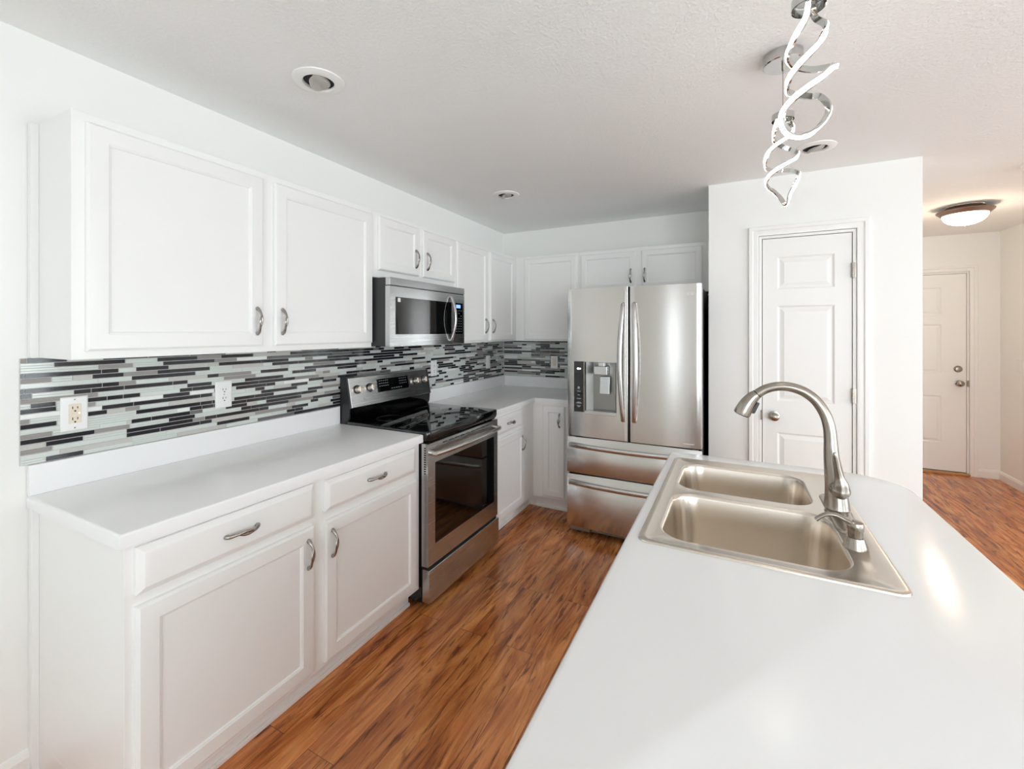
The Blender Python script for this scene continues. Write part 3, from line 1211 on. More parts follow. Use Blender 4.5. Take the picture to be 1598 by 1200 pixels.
# storage drawer
bm = B()
box(bm, 0.61, 0.658, dy0, dy1, 0.036, 0.207)
obj('storage_drawer', bm, M['steel'], rng, bevel=0.003, label='stainless bottom drawer')
bx('drawer_gap', 0.5, 0.640, dy0 + 0.004, dy1 - 0.004, 0.2075, 0.2215, M['gap'], rng)
for y in (RY0 + 0.05, RY1 - 0.05):
    for x in (0.1, 0.57):
        bm = B()
        lathe(bm, [(0.018, 0.0), (0.018, 0.008), (0.007, 0.01), (0.007, 0.032)], (x, y, 0.0), 'z', 16)
        obj('levelling_foot', bm, M['nickel'], rng, smooth=40)

# ================================================================== MICROWAVE
MY0, MY1, MZ0, MZ1 = -2.084, -1.342, 1.366, 1.745
mw = thing('microwave_oven', 'stainless over the range microwave under the short cabinet', 'microwave')
bx('body', 0.002, 0.366, MY0, MY1, MZ0, MZ1, M['black_side'], mw, bevel=0.002, label='dark grey enamel casing')
FX = 0.398
# vent strip along the top
bm = B()
box(bm, 0.3665, FX, MY0, MY1, 1.702, MZ1)
obj('vent_grille', bm, M['steel'], mw, bevel=0.002, label='plain steel strip along the top')
bm = B()
box(bm, 0.3665, FX - 0.006, MY0 + 0.002, MY1 - 0.002, 1.6985, 1.7015)
obj('seam', bm, M['gap'], mw)
# door
mdy0, mdy1 = MY0, MY1 - 0.138
bm = B()
wz0, wz1 = 1.432, 1.640
wy0, wy1 = MY0 + 0.045, mdy1 - 0.015
box(bm, 0.3665, FX - 0.003, mdy0, mdy1, MZ0, 1.698)
for a, b, c, d in [(mdy0, wy0, MZ0, 1.698), (wy1, mdy1, MZ0, 1.698), (wy0, wy1, MZ0, wz0), (wy0, wy1, wz1, 1.698)]:
    box(bm, FX - 0.003, FX, a, b, c, d)
md = obj('door', bm, M['steel'], mw, label='steel framed microwave door')
bx('window', FX - 0.0029, FX - 0.001, wy0 + 0.0003, wy1 - 0.0003, wz0 + 0.0003, wz1 - 0.0003, M['glass_b'], md, label='black glass window')
bm = B()
box(bm, FX - 0.001, FX - 0.0006, wy0 + 0.02, wy0 + 0.042, 1.613, 1.635)
obj('sticker', bm, M['plastic_w'], md, label='small square white sticker')
P = []
for k in range(17):
    u = k / 16
    P.append((FX + 0.012 + 0.030 * math.sin(PI * u), mdy1 - 0.028, 1.395 + 0.278 * u))
P = [(FX - 0.002, mdy1 - 0.028, 1.389)] + P + [(FX - 0.002, mdy1 - 0.028, 1.679)]
bm = B()
sweep(bm, P, (0.011, 0.007), 12, up=(1, 0, 0))
obj('handle', bm, M['steel_h'], md, smooth=50, label='bowed steel handle')
# control side
bm = B()
box(bm, 0.3665, FX - 0.001, mdy1 + 0.0015, MY1, MZ0, 1.698)
mc = obj('control_panel', bm, M['steel'], mw, bevel=0.0015, label='steel side panel with keypad')
ky0, ky1 = mdy1 + 0.022, MY1 - 0.022
bm = B()
box(bm, FX + 0.001, FX + 0.0015, ky0 + 0.014, ky1 - 0.03, 1.606, 1.628)
obj('clock_display', bm, M['lcd'], mc, label='blue lit clock display')
bm = B()
box(bm, FX - 0.0009, FX + 0.001, ky0, ky1, 1.432, 1.640)
n0 = len(bm.faces)
for j in range(9):
    for i in range(3):
        y = ky0 + 0.016 + i * 0.026
        z = 1.588 - j * 0.0175
        if (i + j) % 4 == 3 and j < 4:
            continue
        box(bm, FX + 0.001, FX + 0.0013, y, y + 0.009, z - 0.002, z + 0.002)
mark(bm, n0, 1)
obj('keypad', bm, [M['glass_b'], M['btn']], mc, label='black keypad with printed keys')

# ================================================================== REFRIGERATOR
fr = thing('refrigerator', 'stainless french door refrigerator with two bottom drawers', 'refrigerator')
FX0, FX1 = 1.0, 1.882
FYD = -0.925                    # door front at the edges
bx('body', FX0 + 0.004, FX1 - 0.004, -0.845, -0.03, 0.06, 1.735, M['black_side'], fr, bevel=0.003, label='dark grey cabinet sides')


def bulge(x, amt=0.012):
    u = (x - FX0) / (FX1 - FX0) * 2 - 1
    return amt * (1 - u * u)


def fr_front(bm, x0, x1, z0, z1, hole=None, back=-0.849, n=14, amt=0.012, edge=0.006):
    """gently bowed door skin with softened vertical edges; hole = (x0,x1,z0,z1)"""
    xs = [x0, x0 + edge * 0.35, x0 + edge] + [x0 + edge + (x1 - x0 - 2 * edge) * k / n for k in range(1, n)] + [x1 - edge, x1 - edge * 0.35, x1]
    if hole:
        xs = sorted(set([x for x in xs if min(abs(x - hole[0]), abs(x - hole[1])) > 0.004] + [hole[0], hole[1]]))
    def yy(x):
        e = min(x - x0, x1 - x)
        d = 0.0 if e >= edge else (edge - math.sqrt(max(0, edge * edge - (edge - e) ** 2)))
        return FYD - bulge(x, amt) + d
    zs = [z0, z1] if not hole else [z0, hole[2], hole[3], z1]
    g = {}
    for i, x in enumerate(xs):
        for k, z in enumerate(zs):
            g[i, k] = bm.verts.new((x, yy(x), z))
    nb = len(xs)
    for i in range(nb - 1):
        for k in range(len(zs) - 1):
            if hole and k == 1 and xs[i] >= hole[0] - 1e-6 and xs[i + 1] <= hole[1] + 1e-6:
                continue
            bm.faces.new((g[i, k], g[i + 1, k], g[i + 1, k + 1], g[i, k + 1]))
    # sides, top, bottom, back
    bk = {(i, k): bm.verts.new((x, back, z)) for i, x in enumerate((x0, x1)) for k, z in enumerate((z0, z1))}
    kz = len(zs) - 1
    bm.faces.new([g[0, k] for k in range(kz + 1)] + [bk[0, 1], bk[0, 0]])
    bm.faces.new([g[nb - 1, k] for k in range(kz + 1)][::-1] + [bk[1, 0], bk[1, 1]])
    bm.faces.new([g[i, 0] for i in range(nb)] + [bk[1, 0], bk[0, 0]])
    bm.faces.new([g[i, kz] for i in range(nb)][::-1] + [bk[0, 1], bk[1, 1]])
    bm.faces.new([bk[0, 0], bk[1, 0], bk[1, 1], bk[0, 1]])


XM = 1.4355
# left door with dispenser opening
bm = B()
hx0, hx1, hz0, hz1 = 1.130, 1.352, 0.893, 1.236
fr_front(bm, FX0, XM - 0.005, 0.712, 1.750, (hx0, hx1, hz0, hz1))
fdl = obj('door', bm, M['steel_f'], fr, smooth=35, label='left door with the water dispenser')
bm = B()
fr_front(bm, XM + 0.005, FX1, 0.712, 1.750)
fdr = obj('door', bm, M['steel_f'], fr, smooth=35, label='plain right door')
# dispenser recess
M['recess'] = steel('dispenser_grey', (150, 150, 146), 0.38)
bm = B()
yf = FYD - bulge(1.24)
dr = 0.062
prof = [(hx0, yf), (hx0 + 0.002, yf + 0.03), (hx0 + 0.045, yf + dr), (hx1 - 0.02, yf + dr), (hx1 - 0.002, yf + 0.04), (hx1, yf)]
lo = [bm.verts.new((x, y, hz0)) for x, y in prof]
hi = [bm.verts.new((x, y, hz1)) for x, y in prof]
for i in range(len(prof) - 1):
    bm.faces.new((lo[i], lo[i + 1], hi[i + 1], hi[i]))
bm.faces.new(lo)
bm.faces.new(hi[::-1])
rec = obj('dispenser_recess', bm, M['recess'], fdl, smooth=30, label='grey dispenser recess')
bm = B()
box(bm, 1.196, 1.288, yf - 0.004, yf + 0.05, 1.150, 1.208)
box(bm, 1.225, 1.270, yf + 0.0, yf + 0.05, 1.208, 1.236)
obj('spout', bm, M['steel'], fdl, bevel=0.003, label='square steel spout block')
bm = B()
loft(bm, [[(1.232, yf + 0.012, 1.018), (1.300, yf + 0.012, 1.018), (1.300, yf + 0.03, 1.136), (1.232, yf + 0.03, 1.136)],
          [(1.232, yf + 0.02, 1.018), (1.300, yf + 0.02, 1.018), (1.300, yf + 0.038, 1.136), (1.232, yf + 0.038, 1.136)]])
obj('dispenser_lever', bm, M['steel'], fdl, bevel=0.002, label='steel paddle lever')
bm = B()
box(bm, hx0 + 0.002, hx1 - 0.001, yf - 0.006, yf + 0.05, hz0 - 0.02, hz0 + 0.004)
obj('drip_tray', bm, M['steel'], fdl, bevel=0.002, label='steel drip ledge')
yp = FYD - bulge(1.09)
loftp = B()
box(loftp, 1.052, 1.122, yp - 0.0025, yp + 0.01, 0.884, 1.238)
bm = B()
box(bm, 1.1225, 1.129, yp - 0.004, yp + 0.01, 0.884, 1.240)
obj('panel_edge', bm, M['nickel'], fdl)
bm = B()
lathe(bm, [(0.0075, 0), (0.0075, 0.0006)], (1.082, yp - 0.0025, 1.187), 'y', 16)
box(bm, 1.093, 1.101, yp - 0.0031, yp - 0.0025, 1.182, 1.192)
obj('display_icon', bm, M['dot'], fdl)
bm = loftp
n0 = len(bm.faces)
box(bm, 1.079, 1.093, yp - 0.0031, yp - 0.0025, 1.045, 1.062)
for z, w in ((1.028, 0.012), (1.002, 0.008), (0.977, 0.015), (0.951, 0.012), (0.945, 0.02), (0.926, 0.014), (0.919, 0.008)):
    box(bm, 1.087 - w, 1.087 + w, yp - 0.0031, yp - 0.0025, z - 0.0022, z + 0.0022)
mark(bm, n0, 1)
obj('dispenser_panel', bm, [M['glass_b'], M['btn']], fdl, label='black touch panel with printed keys')


# curved vertical bar handles
def fr_handle(door, x, side):
    P = []
    R = []
    n = 24
    for k in range(n + 1):
        u = k / n
        z = 0.850 + (1.632 - 0.850) * u
        out = 0.016 + 0.036 * math.sin(PI * u) ** 0.7
        P.append((x - side * 0.016 * math.sin(PI * u), FYD - 0.012 - out, z))
        w = 0.0165 * (0.8 + 0.2 * math.sin(PI * u))
        R.append((w, 0.0085))
    P = [(x, FYD - 0.006, 0.846)] + P + [(x, FYD - 0.006, 1.636)]
    R = [(0.013, 0.0085)] + R + [(0.013, 0.0085)]
    bm = B()
    sweep(bm, P, R, 14, up=(0, -1, 0))
    obj('handle', bm, M['steel_h'], door, smooth=50, label='tall curved bar handle')


fr_handle(fdl, XM - 0.036, 1)
fr_handle(fdr, XM + 0.036, -1)
# wordmark on the right door
yl = FYD - bulge(1.785) - 0.0006
text_mesh('logo', 'LG', 0.022, M['plastic_w'], fdr, (1.832, yl - 0.0015, 1.686), (PI / 2, 0, 0))
bm = B()
lathe(bm, [(0.0095, 0), (0.0095, 0.0012), (0.0082, 0.0012), (0.0082, 0)], (1.803, yl - 0.0005, 1.687), 'y', 24, cap0=False, cap1=False)
box(bm, 1.8022, 1.8036, yl - 0.0017, yl - 0.0003, 1.683, 1.6915)
box(bm, 1.8022, 1.8075, yl - 0.0017, yl - 0.0003, 1.682, 1.6834)
lathe(bm, [(0.0012, 0), (0.0012, 0.0012)], (1.7992, yl - 0.0005, 1.689), 'y', 10)
obj('emblem', bm, M['plastic_w'], fdr, label='round maker emblem beside the letters')
bm = B()
box(bm, 1.772, 1.838, FYD - bulge(1.8) - 0.0012, FYD - 0.0005, 0.7355, 0.7395)
obj('name_strip', bm, M['plastic_w'], fdr)
# drawers
for z0, z1, lab in ((0.452, 0.700, 'upper steel freezer drawer'), (0.072, 0.436, 'lower steel freezer drawer')):
    bm = B()
    # front bows out below a sloping shoulder
    xs = [FX0 + (FX1 - FX0) * k / 18 for k in range(19)]
    prof = [(z0, 0.0), (z0 + 0.01, 0.004), (z1 - 0.075, 0.004), (z1 - 0.045, 0.0), (z1, -0.0)]
    g = []
    for z, o in prof:
        row = []
        for x in xs:
            e = min(x - FX0, FX1 - x)
            u = (x - FX0) / (FX1 - FX0) * 2 - 1
            dip = 0.022 * (1 - u * u) if z >= z1 - 0.046 else 0.0
            back = 0.016 * (z == z1)
            row.append(bm.verts.new((x, FYD - bulge(x, 0.012) - o + dip * (0.55 if z < z1 else 1.0) + back * 0.3, z)))
        g.append(row)
    for a, b in zip(g[:-1], g[1:]):
        for i in range(len(xs) - 1):
            bm.faces.new((a[i], a[i + 1], b[i + 1], b[i]))
    bk = [bm.verts.new(p) for p in [(FX0, -0.849, z0), (FX1, -0.849, z0), (FX1, -0.849, z1), (FX0, -0.849, z1)]]
    bm.faces.new(bk)
    bm.faces.new(g[0] + [bk[1], bk[0]])
    bm.faces.new(g[-1][::-1] + [bk[3], bk[2]])
    bm.faces.new([r[0] for r in g] + [bk[3], bk[0]])
    bm.faces.new([r[-1] for r in g][::-1] + [bk[1], bk[2]])
    d = obj('drawer', bm, M['steel_f'], fr, smooth=30, label=lab)
    P = []
    R = []
    zz = z1 - 0.052
    for k in range(25):
        u = k / 24
        x = FX0 + 0.022 + (FX1 - FX0 - 0.044) * u
        P.append((x, FYD - 0.014 - 0.040 * math.sin(PI * u) ** 0.75, zz))
        R.append((0.0085, 0.017))
    P = [(P[0][0], FYD + 0.004, zz)] + P + [(P[-1][0], FYD + 0.004, zz)]
    R = [(0.0085, 0.015)] + R + [(0.0085, 0.015)]
    bm = B()
    sweep(bm, P, R, 14, up=(0, 0, 1))
    obj('handle', bm, M['steel_h'], d, smooth=50, label='wide bowed bar handle')
bm = B()
box(bm, FX0 + 0.006, FX1 - 0.006, -0.90, -0.848, 0.7005, 0.7115)
box(bm, FX0 + 0.006, FX1 - 0.006, -0.90, -0.848, 0.4365, 0.4515)
box(bm, XM - 0.0048, XM + 0.0048, -0.915, -0.85, 0.712, 1.748)
obj('door_gasket', bm, M['gap'], fr)
for x in (FX0 + 0.02, FX1 - 0.055):
    bx('hinge_bracket', x, x + 0.035, FYD + 0.002, FYD + 0.02, 0.7015, 0.7065, M['nickel'], fr)
bm = B()
box(bm, FX0 + 0.01, FX1 - 0.01, -0.86, -0.80, 0.018, 0.066)
box(bm, FX0 + 0.004, FX0 + 0.16, -0.90, -0.82, 0.03, 0.066)
obj('bottom_grille', bm, M['recess'], fr, bevel=0.006, label='grey grille under the drawers')
for x in (FX0 + 0.06, FX1 - 0.06):
    for y in (-0.83, -0.12):
        bm = B()
        lathe(bm, [(0.02, 0.0), (0.02, 0.02), (0.012, 0.022), (0.012, 0.06)], (x, y, 0.0), 'z', 16)
        obj('foot', bm, M['black_side'], fr, smooth=40)

# ================================================================== ISLAND
IX0, IX1, IY0, IY1 = 1.804, 2.5995, -3.56, -1.819
isl = thing('island_cabinet', 'white kitchen island cabinet below the sink counter', 'cabinet')
a0, a1, b0, b1 = IX0 + 0.022, IX1 - 0.17, IY0 + 0.05, IY1 - 0.03
bm = B()
box(bm, a0, a0 + 0.018, b0, b1, 0.10, 0.8715)
box(bm, a1 - 0.018, a1, b0, b1, 0.10, 0.8715)
box(bm, a0 + 0.018, a1 - 0.018, b0, b0 + 0.018, 0.10, 0.8715)
box(bm, a0 + 0.018, a1 - 0.018, b1 - 0.018, b1, 0.10, 0.8715)
box(bm, a0 + 0.018, a1 - 0.018, b0 + 0.018, b1 - 0.018, 0.10, 0.118)
obj('body', bm, M['cab'], isl)
bx('toe_kick', IX0 + 0.10, IX1 - 0.17, IY0 + 0.08, IY1 - 0.06, 0.0, 0.10, M['cab'], isl)
HOLE = rrect(1.853, 2.366, -2.742, -1.943, 0.03, 0, 6)
bm = B()


def isl_outline(i):
    rs = (0.185 - i, 0.02 - i * 0.5, 0.03 - i * 0.5, 0.05 - i * 0.5)
    return [(p[0], p[1]) for p in rrect(IX0 + i, IX1 - i, IY0 + i, IY1 - i, 0, 0, 12, rs=rs)]


slab_loop_top(bm, isl_outline, [[(p[0], p[1]) for p in HOLE]], 0.872, ZC, 0.012)
tag(obj('island_countertop', bm, M['lam'], smooth=35), 'large glossy white island countertop with the sink set in it', 'countertop')

# ================================================================== SINK
sk = thing('double_sink', 'stainless steel double bowl drop in sink in the island', 'sink')
SX0, SX1, SY0, SY1 = 1.835, 2.384, -2.760, -1.925
bm = B()
zt = ZC + 0.0055
zi = ZC + 0.0025


def out(i, z, r=0.03):
    return rrect(SX0 + i, SX1 - i, SY0 + i, SY1 - i, max(r - i * 0.6, 0.008), z, 6)


rim = [out(0, ZC + 0.0002), out(0.0015, ZC + 0.004), out(0.005, zt), out(0.016, zt), out(0.021, zi)]
loft(bm, rim, cap0=False, cap1=False)
bowls = [(1.877, 2.283, -2.306, -1.985, 0.07), (1.877, 2.306, -2.712, -2.347, 0.075)]


def bl(b, i, z, r=None):
    x0, x1, y0, y1, rr = b
    return rrect(x0 + i, x1 - i, y0 + i, y1 - i, max((r or rr) - i * 0.5, 0.03), z, 8)


fill_holes(bm, [rim[-1]] + [bl(b, 0, zi) for b in bowls], zi)
for b in bowls:
    levels = [(0, zi), (0.003, zi - 0.001), (0.006, zi - 0.005), (0.008, zi - 0.012), (0.014, ZC - 0.08), (0.020, ZC - 0.145), (0.025, ZC - 0.165), (0.036, ZC - 0.179), (0.055, ZC - 0.186), (0.10, ZC - 0.189)]
    loft(bm, [bl(b, i, z) for i, z in levels], cap0=False)
bmesh.ops.remove_doubles(bm, verts=bm.verts, dist=1e-5)
obj('basin', bm, M['steel_s'], sk, smooth=45)
for b in bowls:
    cx, cy = (b[0] + b[1]) / 2, (b[2] + b[3]) / 2
    bm = B()
    lathe(bm, [(0.044, 0.0), (0.044, 0.002), (0.036, 0.003), (0.032, -0.004), (0.004, -0.005)], (cx, cy, ZC - 0.1885), 'z', 32, cap0=False)
    obj('drain', bm, M['chrome'], sk, smooth=40)

# ================================================================== FAUCET
fc = thing('kitchen_faucet', 'tall brushed nickel gooseneck pull down faucet behind the sink', 'faucet')
ZS = zi
bm = B()
loft(bm, [rrect(2.303, 2.362, -2.475, -2.165, 0.026, ZS + 0.0003, 8), rrect(2.304, 2.361, -2.474, -2.166, 0.026, ZS + 0.005, 8), rrect(2.309, 2.356, -2.469, -2.171, 0.024, ZS + 0.008, 8)])
obj('deck_plate', bm, M['nickel'], fc, smooth=40, label='long deck plate under the faucet')
FXc, FYc = 2.332, -2.295
Pn = [(FXc, FYc, 0.922), (FXc, FYc, 0.935), (FXc - 0.001, FYc, 0.96), (FXc - 0.003, FYc, 0.99), (FXc - 0.008, FYc, 1.03), (FXc - 0.013, FYc, 1.075), (FXc - 0.015, FYc, 1.12), (FXc - 0.018, FYc, 1.158),
      (FXc - 0.028, FYc, 1.197), (FXc - 0.050, FYc, 1.236), (FXc - 0.080, FYc, 1.262), (FXc - 0.115, FYc, 1.275), (FXc - 0.150, FYc, 1.276), (FXc - 0.182, FYc, 1.266), (FXc - 0.206, FYc, 1.2495)]
Rn = [0.0335, 0.0315, 0.029, 0.027, 0.0235, 0.0195, 0.0172, 0.0162, 0.0155, 0.015, 0.0148, 0.0145, 0.0142, 0.0142, 0.0145]
bm = B()
sweep(bm, smooth_path(Pn, 5), interp(Rn, 5), 24, up=(0, 1, 0))
obj('gooseneck', bm, M['nickel'], fc, smooth=50, label='arched spout tube')
Ph = [(FXc - 0.207, FYc, 1.2485), (FXc - 0.221, FYc, 1.235), (FXc - 0.236, FYc, 1.213), (FXc - 0.247, FYc, 1.190), (FXc - 0.2505, FYc, 1.181)]
Rh = [0.0146, 0.0185, 0.0225, 0.0248, 0.0245]
bm = B()
sweep(bm, smooth_path(Ph, 4), interp(Rh, 4), 24, up=(0, 1, 0))
hd = obj('spray_head', bm, M['nickel'], fc, smooth=45, label='flared spray head')
bm = B()
sweep(bm, [(FXc - 0.2497, FYc, 1.183), (FXc - 0.2515, FYc, 1.1785)], [0.0232, 0.0215], 24, up=(0, 1, 0))
obj('nozzle', bm, M['black_side'], hd)
bm = B()
sweep(bm, [(FXc - 0.206, FYc, 1.2497), (FXc - 0.2075, FYc, 1.2482)], [0.0149, 0.0149], 24, up=(0, 1, 0))
obj('joint_ring', bm, M['gap'], hd)
bm = B()
loft(bm, [[(FXc - 0.208, FYc - 0.007, 1.222), (FXc - 0.208, FYc + 0.007, 1.222), (FXc - 0.222, FYc + 0.008, 1.185), (FXc - 0.222, FYc - 0.008, 1.185)],
          [(FXc - 0.200, FYc - 0.006, 1.219), (FXc - 0.200, FYc + 0.006, 1.219), (FXc - 0.214, FYc + 0.007, 1.186), (FXc - 0.214, FYc - 0.007, 1.186)]])
obj('spray_button', bm, M['black_side'], hd, bevel=0.0015)
# side hub and lever (towards the camera)
bm = B()
sweep(bm, [(FXc + 0.000, FYc - 0.012, 0.985), (FXc + 0.003, FYc - 0.028, 0.984), (FXc + 0.004, FYc - 0.040, 0.984), (FXc + 0.005, FYc - 0.048, 0.985), (FXc + 0.005, FYc - 0.052, 0.986)], [0.024, 0.0245, 0.0235, 0.017, 0.006], 24, up=(0, 0, 1))
hb = obj('handle_hub', bm, M['nickel'], fc, smooth=50)
bm = B()
Pl = [(FXc + 0.004, FYc - 0.038, 0.985), (FXc + 0.003, FYc - 0.041, 1.004), (FXc - 0.002, FYc - 0.045, 1.028), (FXc - 0.008, FYc - 0.051, 1.060), (FXc - 0.013, FYc - 0.056, 1.088), (FXc - 0.015, FYc - 0.057, 1.098)]
Rl = [(0.022, 0.017), (0.019, 0.014), (0.0105, 0.008), (0.0068, 0.005), (0.0058, 0.0042), (0.003, 0.0025)]
sweep(bm, smooth_path(Pl, 4), interp(Rl, 4), 14, up=(0, -1, 0))
obj('lever', bm, M['nickel'], hb, smooth=50, label='slim upright lever')

# soap dispenser
sd = thing('soap_dispenser', 'short nickel soap pump with a curved spout beside the faucet', 'soap dispenser', (2.326, -2.553, ZS))
bm = B()
lathe(bm, [(0.026, 0.0003), (0.0255, 0.003), (0.0195, 0.022), (0.0185, 0.026)], seg=32)
obj('base', bm, M['nickel'], sd, smooth=40)
bm = B()
lathe(bm, [(0.0155, 0.0261), (0.0155, 0.042), (0.017, 0.044), (0.0175, 0.056), (0.016, 0.062), (0.009, 0.066), (0.002, 0.067)], seg=32)
obj('pump', bm, M['nickel'], sd, smooth=40)
Ps = [(0.008, 0, 0.0585), (-0.006, 0, 0.060), (-0.02, 0, 0.065), (-0.038, 0, 0.0725), (-0.056, 0, 0.072), (-0.070, 0, 0.064), (-0.081, 0, 0.053)]
Rs = [(0.012, 0.005), (0.013, 0.006), (0.010, 0.0055), (0.0075, 0.0055), (0.007, 0.0055), (0.0068, 0.005), (0.0068, 0.005)]
bm = B()
sweep(bm, smooth_path(Ps, 4), interp(Rs, 4), 14, up=(0, 0, 1))
obj('spout', bm, M['nickel'], sd, smooth=50)

# ================================================================== CEILING LIGHTS
def downlight(label, x, y, tilt):
    t = thing('recessed_light', label, 'ceiling light', (x, y, H), tilt, 'recessed downlights in the ceiling')
    bm = B()
    lathe(bm, [(0.096, -0.0003), (0.095, -0.004), (0.088, -0.007), (0.070, -0.0095), (0.060, -0.0095), (0.057, -0.006), (0.056, -0.0003)], seg=48, cap0=False, cap1=False)
    obj('trim_ring', bm, M['trim'], t, smooth=40)
    bm = B()
    lathe(bm, [(0.0555, -0.0004), (0.054, -0.0006), (0.003, -0.0006)], seg=48)
    obj('housing', bm, M['gap'], t)
    bm = B()
    sweep(bm, [(0.0, 0.0, -0.0008), (0.003, 0, -0.0035), (0.004, 0, -0.0065), (0.004, 0, -0.008)], [(0.036, 0.047), (0.040, 0.0515), (0.038, 0.049), (0.032, 0.043)], 40, up=(0, 1, 0))
    obj('lamp', bm, M['lensgrey'], t, smooth=40)
    return t


downlight('recessed ceiling light nearest the camera, above the left counter', 0.614, -2.72, 0.47)
downlight('unlit recessed ceiling light in front of the microwave, near the room corner', 0.606, -1.115, 0.47)
downlight('recessed ceiling light by the pantry wall, partly behind the pendant', 2.443, -1.085, 0.47)

# smoke detector at the picture's right edge
bm = B()
lathe(bm, [(0.062, -0.0003), (0.062, -0.012), (0.055, -0.03), (0.03, -0.036), (0.003, -0.036)], (3.625, -0.235, H), seg=40)
tag(obj('smoke_detector', bm, M['plastic_w'], smooth=40), 'round white smoke detector on the hall ceiling', 'smoke detector')

# hall flush light
hl = thing('flush_ceiling_light', 'lit frosted bowl ceiling light with a metal rim in the hall', 'ceiling light', (3.672, 0.79, H))
bm = B()
lathe(bm, [(0.11, -0.0003), (0.12, -0.026), (0.160, -0.030), (0.167, -0.035), (0.164, -0.042), (0.148, -0.056), (0.139, -0.066), (0.132, -0.066), (0.140, -0.050), (0.12, -0.036)], seg=56, cap0=False, cap1=False)
obj('rim', bm, M['ring'], hl, smooth=40, label='brownish nickel rim')
bm = B()
lathe(bm, [(0.1325, -0.064), (0.130, -0.078), (0.120, -0.100), (0.098, -0.121), (0.064, -0.136), (0.026, -0.143), (0.004, -0.1435)], seg=56, cap0=False)
obj('bowl', bm, M['bulb'], hl, smooth=60, label='glowing frosted glass bowl')
bm = B()
lathe(bm, [(0.010, -0.1432), (0.011, -0.148), (0.006, -0.153), (0.001, -0.154)], seg=20)
obj('finial', bm, M['ring'], hl, smooth=40)
pl_ = bpy.data.lights.new('hall_lamp', 'POINT')
pl_.energy = 2
pl_.color = (1.0, 0.83, 0.66)
pl_.shadow_soft_size = 0.06
po = bpy.data.objects.new('hall_lamp', pl_)
COL.objects.link(po)
po.location = (3.672, 0.79, H - 0.24)

# cord and cap above each added, unseen fill lamp; no globe is built
for i, g in enumerate(FILL_LAMPS):
    t = thing('fill_pendant', ['cord and cap of an added fill lamp over the dining area', 'cord and cap of an added fill lamp over the sitting area'][i], 'pendant light', g)
    bm = B()
    lathe(bm, [(0.06, H - g[2] - 0.0003), (0.06, H - g[2] - 0.02), (0.003, H - g[2] - 0.022)], seg=32)
    obj('canopy', bm, M['nickel'], t, smooth=30)
    bm = B()
    sweep(bm, [(0, 0, H - g[2] - 0.022), (0, 0, 0.19)], 0.004, 8, up=(1, 0, 0))
    lathe(bm, [(0.05, 0.162), (0.045, 0.19), (0.004, 0.192)], seg=24)
    obj('stem', bm, M['nickel'], t, smooth=40)

# ================================================================== SPIRAL PENDANTS
# path points: (sideways, depth, height below the cap), metres, in the pendant's own space
SP1 = [(-0.0145, -0.02, -0.0153), (-0.0203, -0.02, -0.0486), (-0.0324, -0.005, -0.0777), (-0.0351, 0.01, -0.0945), (-0.0334, 0.025, -0.1045), (-0.0208, 0.04, -0.1089), (0.0031, 0.05, -0.1183), (0.0352, 0.035, -0.1334), (0.0607, 0, -0.1454), (0.0257, -0.035, -0.1722), (-0.0028, -0.05, -0.1981), (-0.0313, -0.04, -0.2178), (-0.0508, -0.02, -0.2343), (-0.0633, -0.005, -0.2574), (-0.0607, 0, -0.2815), (-0.0488, 0, -0.3008), (-0.0266, 0, -0.3082), (0.0015, 0, -0.3022), (0.0327, 0.005, -0.2762), (0.0523, 0.01, -0.2469), (0.0573, 0.02, -0.2208), (0.0505, 0.035, -0.1977), (0.034, 0.045, -0.1924), (0.0047, 0.05, -0.1851), (-0.02, 0.04, -0.1858), (-0.0334, 0.025, -0.1864), (-0.0446, 0.005, -0.181), (-0.0454, -0.01, -0.1705), (-0.0375, -0.025, -0.1561), (-0.0214, -0.035, -0.1379), (-0.0029, -0.035, -0.1179), (0.0159, -0.025, -0.0912), (0.0353, -0.005, -0.0527), (0.0286, 0.018, -0.0215), (0.0226, 0.02, 0.007), (0.0211, 0.02, 0.02)]
SP2 = [(-0.0233, -0.01, -0.0118), (-0.0284, 0, -0.043), (-0.0207, 0.02, -0.066), (-0.0023, 0.035, -0.0779), (0.0231, 0.03, -0.094), (0.0425, 0.02, -0.1073), (0.0522, 0, -0.1247), (0.029, -0.025, -0.1527), (-0.0077, -0.04, -0.1763), (-0.0385, -0.03, -0.1948), (-0.0519, -0.01, -0.2088), (-0.0504, 0.015, -0.2251), (-0.0335, 0.03, -0.2397), (-0.0139, 0.03, -0.2536), (0.0014, 0.02, -0.2775), (0.0107, 0, -0.3085), (0.0121, -0.02, -0.2762), (0.0223, -0.03, -0.2495), (0.0412, -0.02, -0.218), (0.0545, 0, -0.1959), (0.0415, 0.025, -0.1791), (0.007, 0.045, -0.1732), (-0.0279, 0.04, -0.1713), (-0.0492, 0.02, -0.1671), (-0.0613, 0, -0.1519), (-0.0607, -0.015, -0.133), (-0.0445, -0.03, -0.1124), (-0.02, -0.035, -0.0959), (0.0067, -0.03, -0.0745), (0.0293, -0.01, -0.0408), (0.0300, 0.01, -0.011), (0.0290, 0.015, 0.0052)]


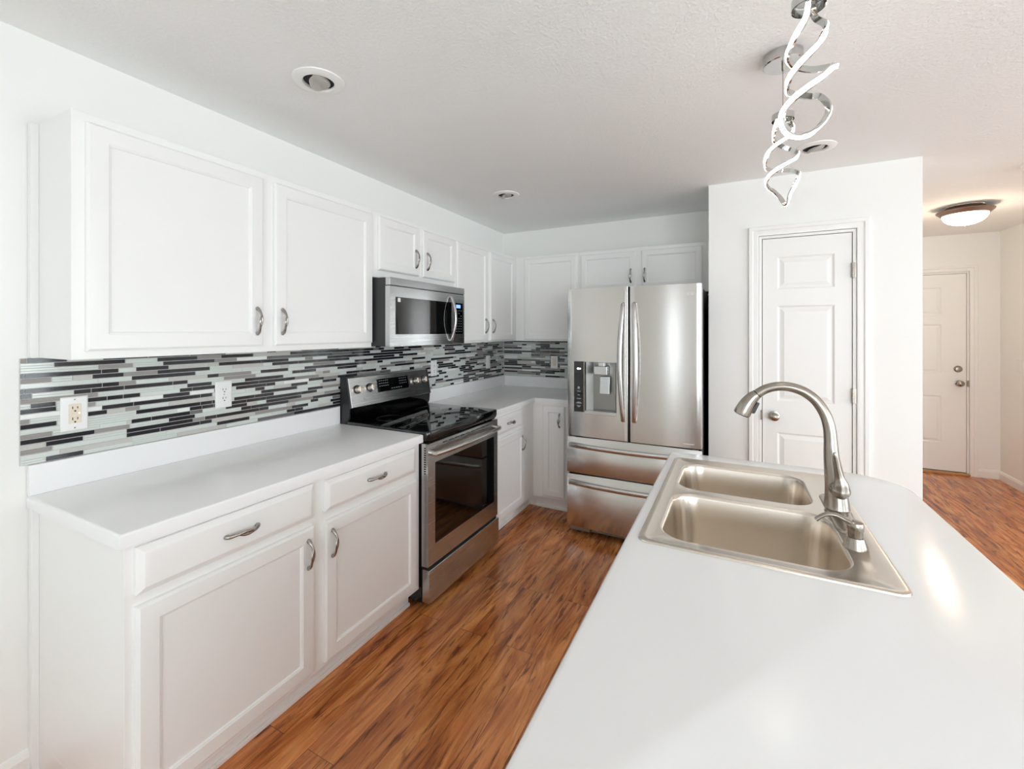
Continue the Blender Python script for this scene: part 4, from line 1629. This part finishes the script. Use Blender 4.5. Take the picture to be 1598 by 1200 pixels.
def ribbon(bm, pts, off0, off1, wd):
    """flat strip swept along pts; its face looks outward from the vertical axis"""
    loops = []
    n = len(pts)
    prevo = None
    for i, p in enumerate(pts):
        t = (pts[min(i + 1, n - 1)] - pts[max(i - 1, 0)]).normalized()
        o = Vector((p.x, p.y, 0))
        if o.length < 0.012:
            o = (prevo if prevo else Vector((0, -1, 0)))
        o = o.normalized()
        if prevo:
            o = (prevo * 0.3 + o * 0.7)
        o = (o - t * o.dot(t)).normalized()
        prevo = o
        s = t.cross(o).normalized()
        a = p + o * off0
        b = p + o * off1
        loops.append([tuple(a - s * wd), tuple(a + s * wd), tuple(b + s * wd), tuple(b - s * wd)])
    loft(bm, loops)


def pendant(label, loc, path, rz):
    t = thing('pendant_light', label, 'pendant light', loc, rz)
    zc = H - loc[2]
    bm = B()
    lathe(bm, [(0.062, zc - 0.0003), (0.062, zc - 0.034), (0.059, zc - 0.037), (0.003, zc - 0.037)], seg=48)
    obj('canopy', bm, M['chrome'], t, smooth=30, label='round chrome ceiling canopy')
    bm = B()
    sweep(bm, [(0, 0, zc - 0.033), (0, 0, 0.012)], 0.0011, 8, up=(1, 0, 0))
    lathe(bm, [(0.004, zc - 0.056), (0.004, zc - 0.033)], seg=12)
    obj('cable', bm, M['nickel'], t)
    bm = B()
    lathe(bm, [(0.0345, -0.012), (0.0345, 0.010), (0.031, 0.0125), (0.004, 0.0125), (0.004, 0.009), (0.030, 0.009), (0.0325, 0.006), (0.0325, -0.012)], seg=40, cap0=False, cap1=False)
    obj('cap', bm, M['chrome'], t, smooth=30, label='chrome cap joining the two strands')
    pts = smooth_path(path, 7)
    bm = B()
    ribbon(bm, pts, -0.0035, 0.002, 0.0068)
    hs = obj('spiral_frame', bm, M['chrome'], t, smooth=60, label='twisted chrome ribbon')
    bm = B()
    ribbon(bm, pts, 0.0021, 0.0050, 0.0047)
    obj('light_strip', bm, M['led'], t, smooth=60, label='glowing white strip along the ribbon')
    return t


RZ = math.radians(27.11)
pendant('glowing spiral pendant nearest the camera, larger in the picture', (2.212, -2.693, 2.207), SP1, RZ)
pendant('glowing spiral pendant farther from the camera, hanging in front of the pantry wall', (2.213, -2.083, 2.207), SP2, RZ)
